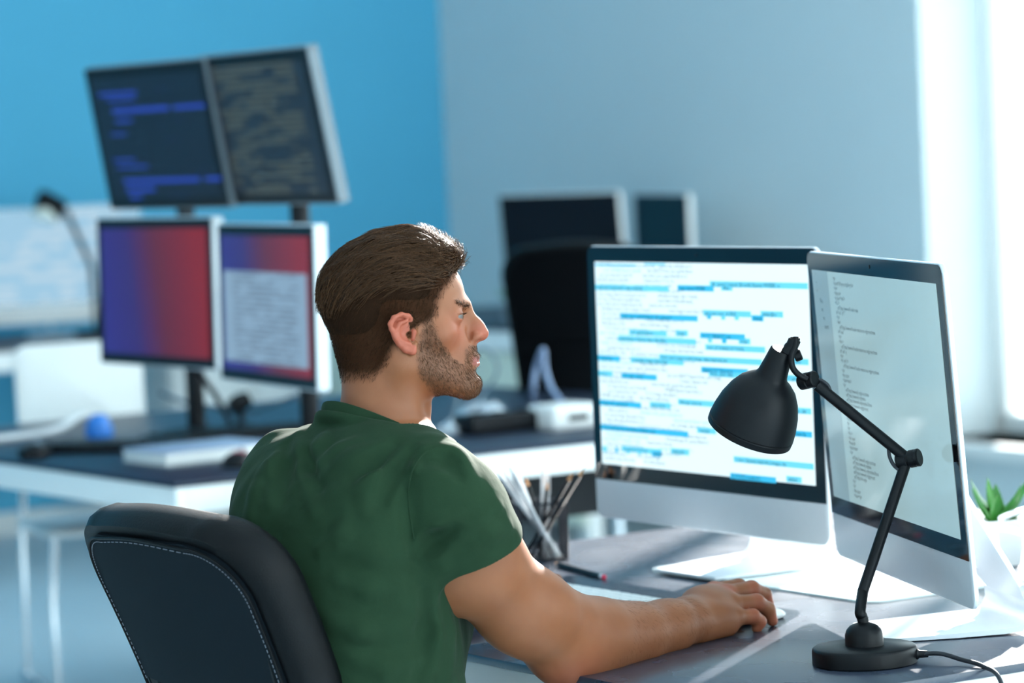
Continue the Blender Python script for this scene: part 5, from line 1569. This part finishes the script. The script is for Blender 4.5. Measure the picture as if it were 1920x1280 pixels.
# cropped hair, beard, eyebrows, forearm hair
def skin_strands(name, prob, n, flow, ln, lift, r, m, jit=.35, steps=3):
    p = prob / prob.sum(); i = rs.choice(len(V), n, p=p)
    R0 = V[i] + rs.normal(0, .0006, (n, 3))
    loc = V[i]
    nn = VN[i]
    F_ = flow(to_head(R0)) + rs.normal(0, jit, R0.shape); F_ = F_ @ HR.T
    F_ -= nn * (F_ * nn).sum(1, keepdims=True); F_ /= np.linalg.norm(F_, axis=1, keepdims=True) + 1e-9
    L_ = ln * rs.uniform(.6, 1.3, (n, 1))
    pts = [R0 - nn * .0005]
    for s in range(1, steps + 1):
        t = s / steps; pts.append(R0 + F_ * L_ * t + nn * lift * L_ * (t - .35 * t * t))
    o = strands_mesh(name, np.stack(pts, 1), r, m, person); o['kind'] = 'stuff'; return o
skin_strands('cropped_hair', scalp * (scalp > .1), 13000, lambda q: np.stack([-.5 * np.ones(len(q)), np.zeros(len(q)), -1.0 * np.ones(len(q))], -1), .0055, .4, .00030, M['hair_short'])
bw = beard.copy(); bw[beard < .12] = 0
skin_strands('beard', bw + 0.0, 7000, lambda q: np.stack([.35 * np.ones(len(q)), np.zeros(len(q)), -1.0 * np.ones(len(q))], -1), .0042, .55, .00019, M['beard'])
brow = ((x > 62) & (x < 104)) * np.exp(-((z - (35 + 2.5 * sstep(90, 80, x) - 4 * sstep(76, 66, x))) / 2.6) ** 2) * sstep(8, 12, y) * sstep(48, 40, y)
skin_strands('eyebrows', brow + 0.0, 400, lambda q: np.stack([-.8 * np.ones(len(q)), .6 * np.sign(q[:, 1]), .15 * np.ones(len(q))], -1), .007, .3, .00024, M['hair_short'], .2)
ax_ = (WRR - ELR) / np.linalg.norm(WRR - ELR); tt = ((V - ELR) @ ax_) / np.linalg.norm(WRR - ELR)
near = np.linalg.norm(V - (ELR + np.clip(tt, 0, 1)[:, None] * (WRR - ELR)), axis=1)
fh = ((tt > .08) & (tt < 1.05) & (near < .06)).astype(float)
if fh.sum() > 0:
    skin_strands('forearm_hair', fh, 1500, lambda q: np.stack([.5 * np.ones(len(q)), -.2 * np.ones(len(q)), -.5 * np.ones(len(q))], -1), .0075, .35, .00009, M['beard'], .35)

# ------------------------------------------------------------------ t-shirt mesh
SV, SQ = surface_nets(shirt, np.array([-.32, -.30, -.66]), np.array([.22, .46, -.06]), .0026, shirt_post)
m = bpy.data.materials.new('green_jersey'); m.use_nodes = True
nt = m.node_tree; N, L = nt.nodes, nt.links; b = N['Principled BSDF']
tc = N.new('ShaderNodeTexCoord'); n1 = N.new('ShaderNodeTexNoise'); n1.inputs['Scale'].default_value = 14; n1.inputs['Detail'].default_value = 5
n2 = N.new('ShaderNodeTexNoise'); n2.inputs['Scale'].default_value = 1500; n3 = N.new('ShaderNodeTexNoise'); n3.inputs['Scale'].default_value = 26; n3.inputs['Detail'].default_value = 3
for n_ in (n1, n2, n3): L.new(tc.outputs['Object'], n_.inputs['Vector'])
c0 = mixc(n1.outputs['Fac'], rgb(25, 42, 27), rgb(35, 56, 36))
L.new(mixc(fmul(n2.outputs['Fac'], .35), c0, rgb(52, 80, 60)), b.inputs['Base Color'])
b.inputs['Roughness'].default_value = .85; b.inputs['Specular IOR Level'].default_value = .08; b.inputs['Sheen Weight'].default_value = .04; b.inputs['Sheen Roughness'].default_value = .4
bp = N.new('ShaderNodeBump'); bp.inputs['Strength'].default_value = .15; bp.inputs['Distance'].default_value = .001; L.new(n2.outputs['Fac'], bp.inputs['Height'])
bp2 = N.new('ShaderNodeBump'); bp2.inputs['Strength'].default_value = .35; bp2.inputs['Distance'].default_value = .006; L.new(n3.outputs['Fac'], bp2.inputs['Height']); L.new(bp.outputs[0], bp2.inputs['Normal'])
L.new(bp2.outputs[0], b.inputs['Normal'])
M['jersey'] = m
tshirt = np_mesh('t_shirt', SV, SQ, M['jersey'], person)
# collar band
g = G(); n = len(ring); rg = []
for i in range(n):
    t_ = ring[(i + 1) % n] - ring[i - 1]; t_ /= np.linalg.norm(t_)
    out_ = np.cross(t_, NZ); out_ /= np.linalg.norm(out_)
    if out_ @ (ring[i] - RC) < 0: out_ = -out_
    prof = [(-.0015, -.010), (.0022, -.011), (.0030, -.004), (.0022, .004), (.0012, .0075), (-.0004, .0082), (-.0016, .006)]
    tilt = -.30
    rg.append([Vector(ring[i] + out_ * (o_ + q_ * tilt * -1 * .9 + .004) + NZ * q_) for o_, q_ in prof])
rg.append(rg[0])
g.loft(rg, cap=False)
g.obj('collar', M['jersey'], tshirt, angle=60)
# hem band on the visible sleeve, seam over the shoulder
seam_px = [(776, 1010), (768, 960), (766, 915), (775, 878), (793, 852), (818, 838)]
sp_ = [surf(a, b_, shirt) for a, b_ in seam_px]; sp_ = [Vector(q - np.array([0, .0005, 0])) for q in sp_ if q is not None]
G().tube(smooth_path(sp_, 6), .0011, 6).obj('shoulder_seam', M['jersey'], tshirt)

# ------------------------------------------------------------------ trousers and shoes (mostly hidden)
WI = TO_WORLD.inverted()
def PW(x, y, z): return np.array(WI @ Vector((x, y, z)))
hipc = TO_WORLD @ Vector(SC[0]); hx, hy = hipc.x, hipc.y
fwd = Vector((math.cos(math.radians(34)), math.sin(math.radians(34)), 0)); lft = Vector((-fwd.y, fwd.x, 0))
tro = [ell(PW(hx, hy, .565), (.16, .15, .11), .04)]
feet_p = []
for s in (-1, 1):
    hp_ = Vector((hx, hy, .555)) + lft * s * .09; kn = hp_ + fwd * .43 + lft * s * .05 + Vector((0, 0, -.01)); an = kn + fwd * (-.05) + Vector((0, 0, -.43))
    tro += chain([PW(*hp_), PW(*hp_.lerp(kn, .5)), PW(*kn)], [.088, .080, .064], .04)
    tro += chain([PW(*kn), PW(*kn.lerp(an, .5)), PW(*an)], [.064, .062, .052], .03)
    feet_p.append((an, s))
TV, TQ = surface_nets(tro, np.array([-.40, -.35, -1.30]), np.array([.60, .70, -.5]), .0075)
np_mesh('trousers', TV, TQ, mat('dark_denim', rgb(36, 42, 56), .8, var=.15, scale=400, bump=.2, bscale=1200), person)
for an, s in feet_p:
    shs = chain([PW(an.x, an.y, .075), PW(*(an + fwd * .08 + Vector((0, 0, .055 - an.z)))), PW(*(an + fwd * .19 + Vector((0, 0, .042 - an.z))))], [.045, .044, .036], .03)
    floor_n = np.array(WI.to_3x3() @ Vector((0, 0, 1))); p0_ = PW(0, 0, 0.002)
    FV, FQ = surface_nets(shs, PW(*an) - .32, PW(*an) + .32, .006, lambda P, d, c, q: np.maximum(d, -((P - p0_) @ floor_n)))
    np_mesh('shoe', FV, FQ, M['black_plastic'], person)
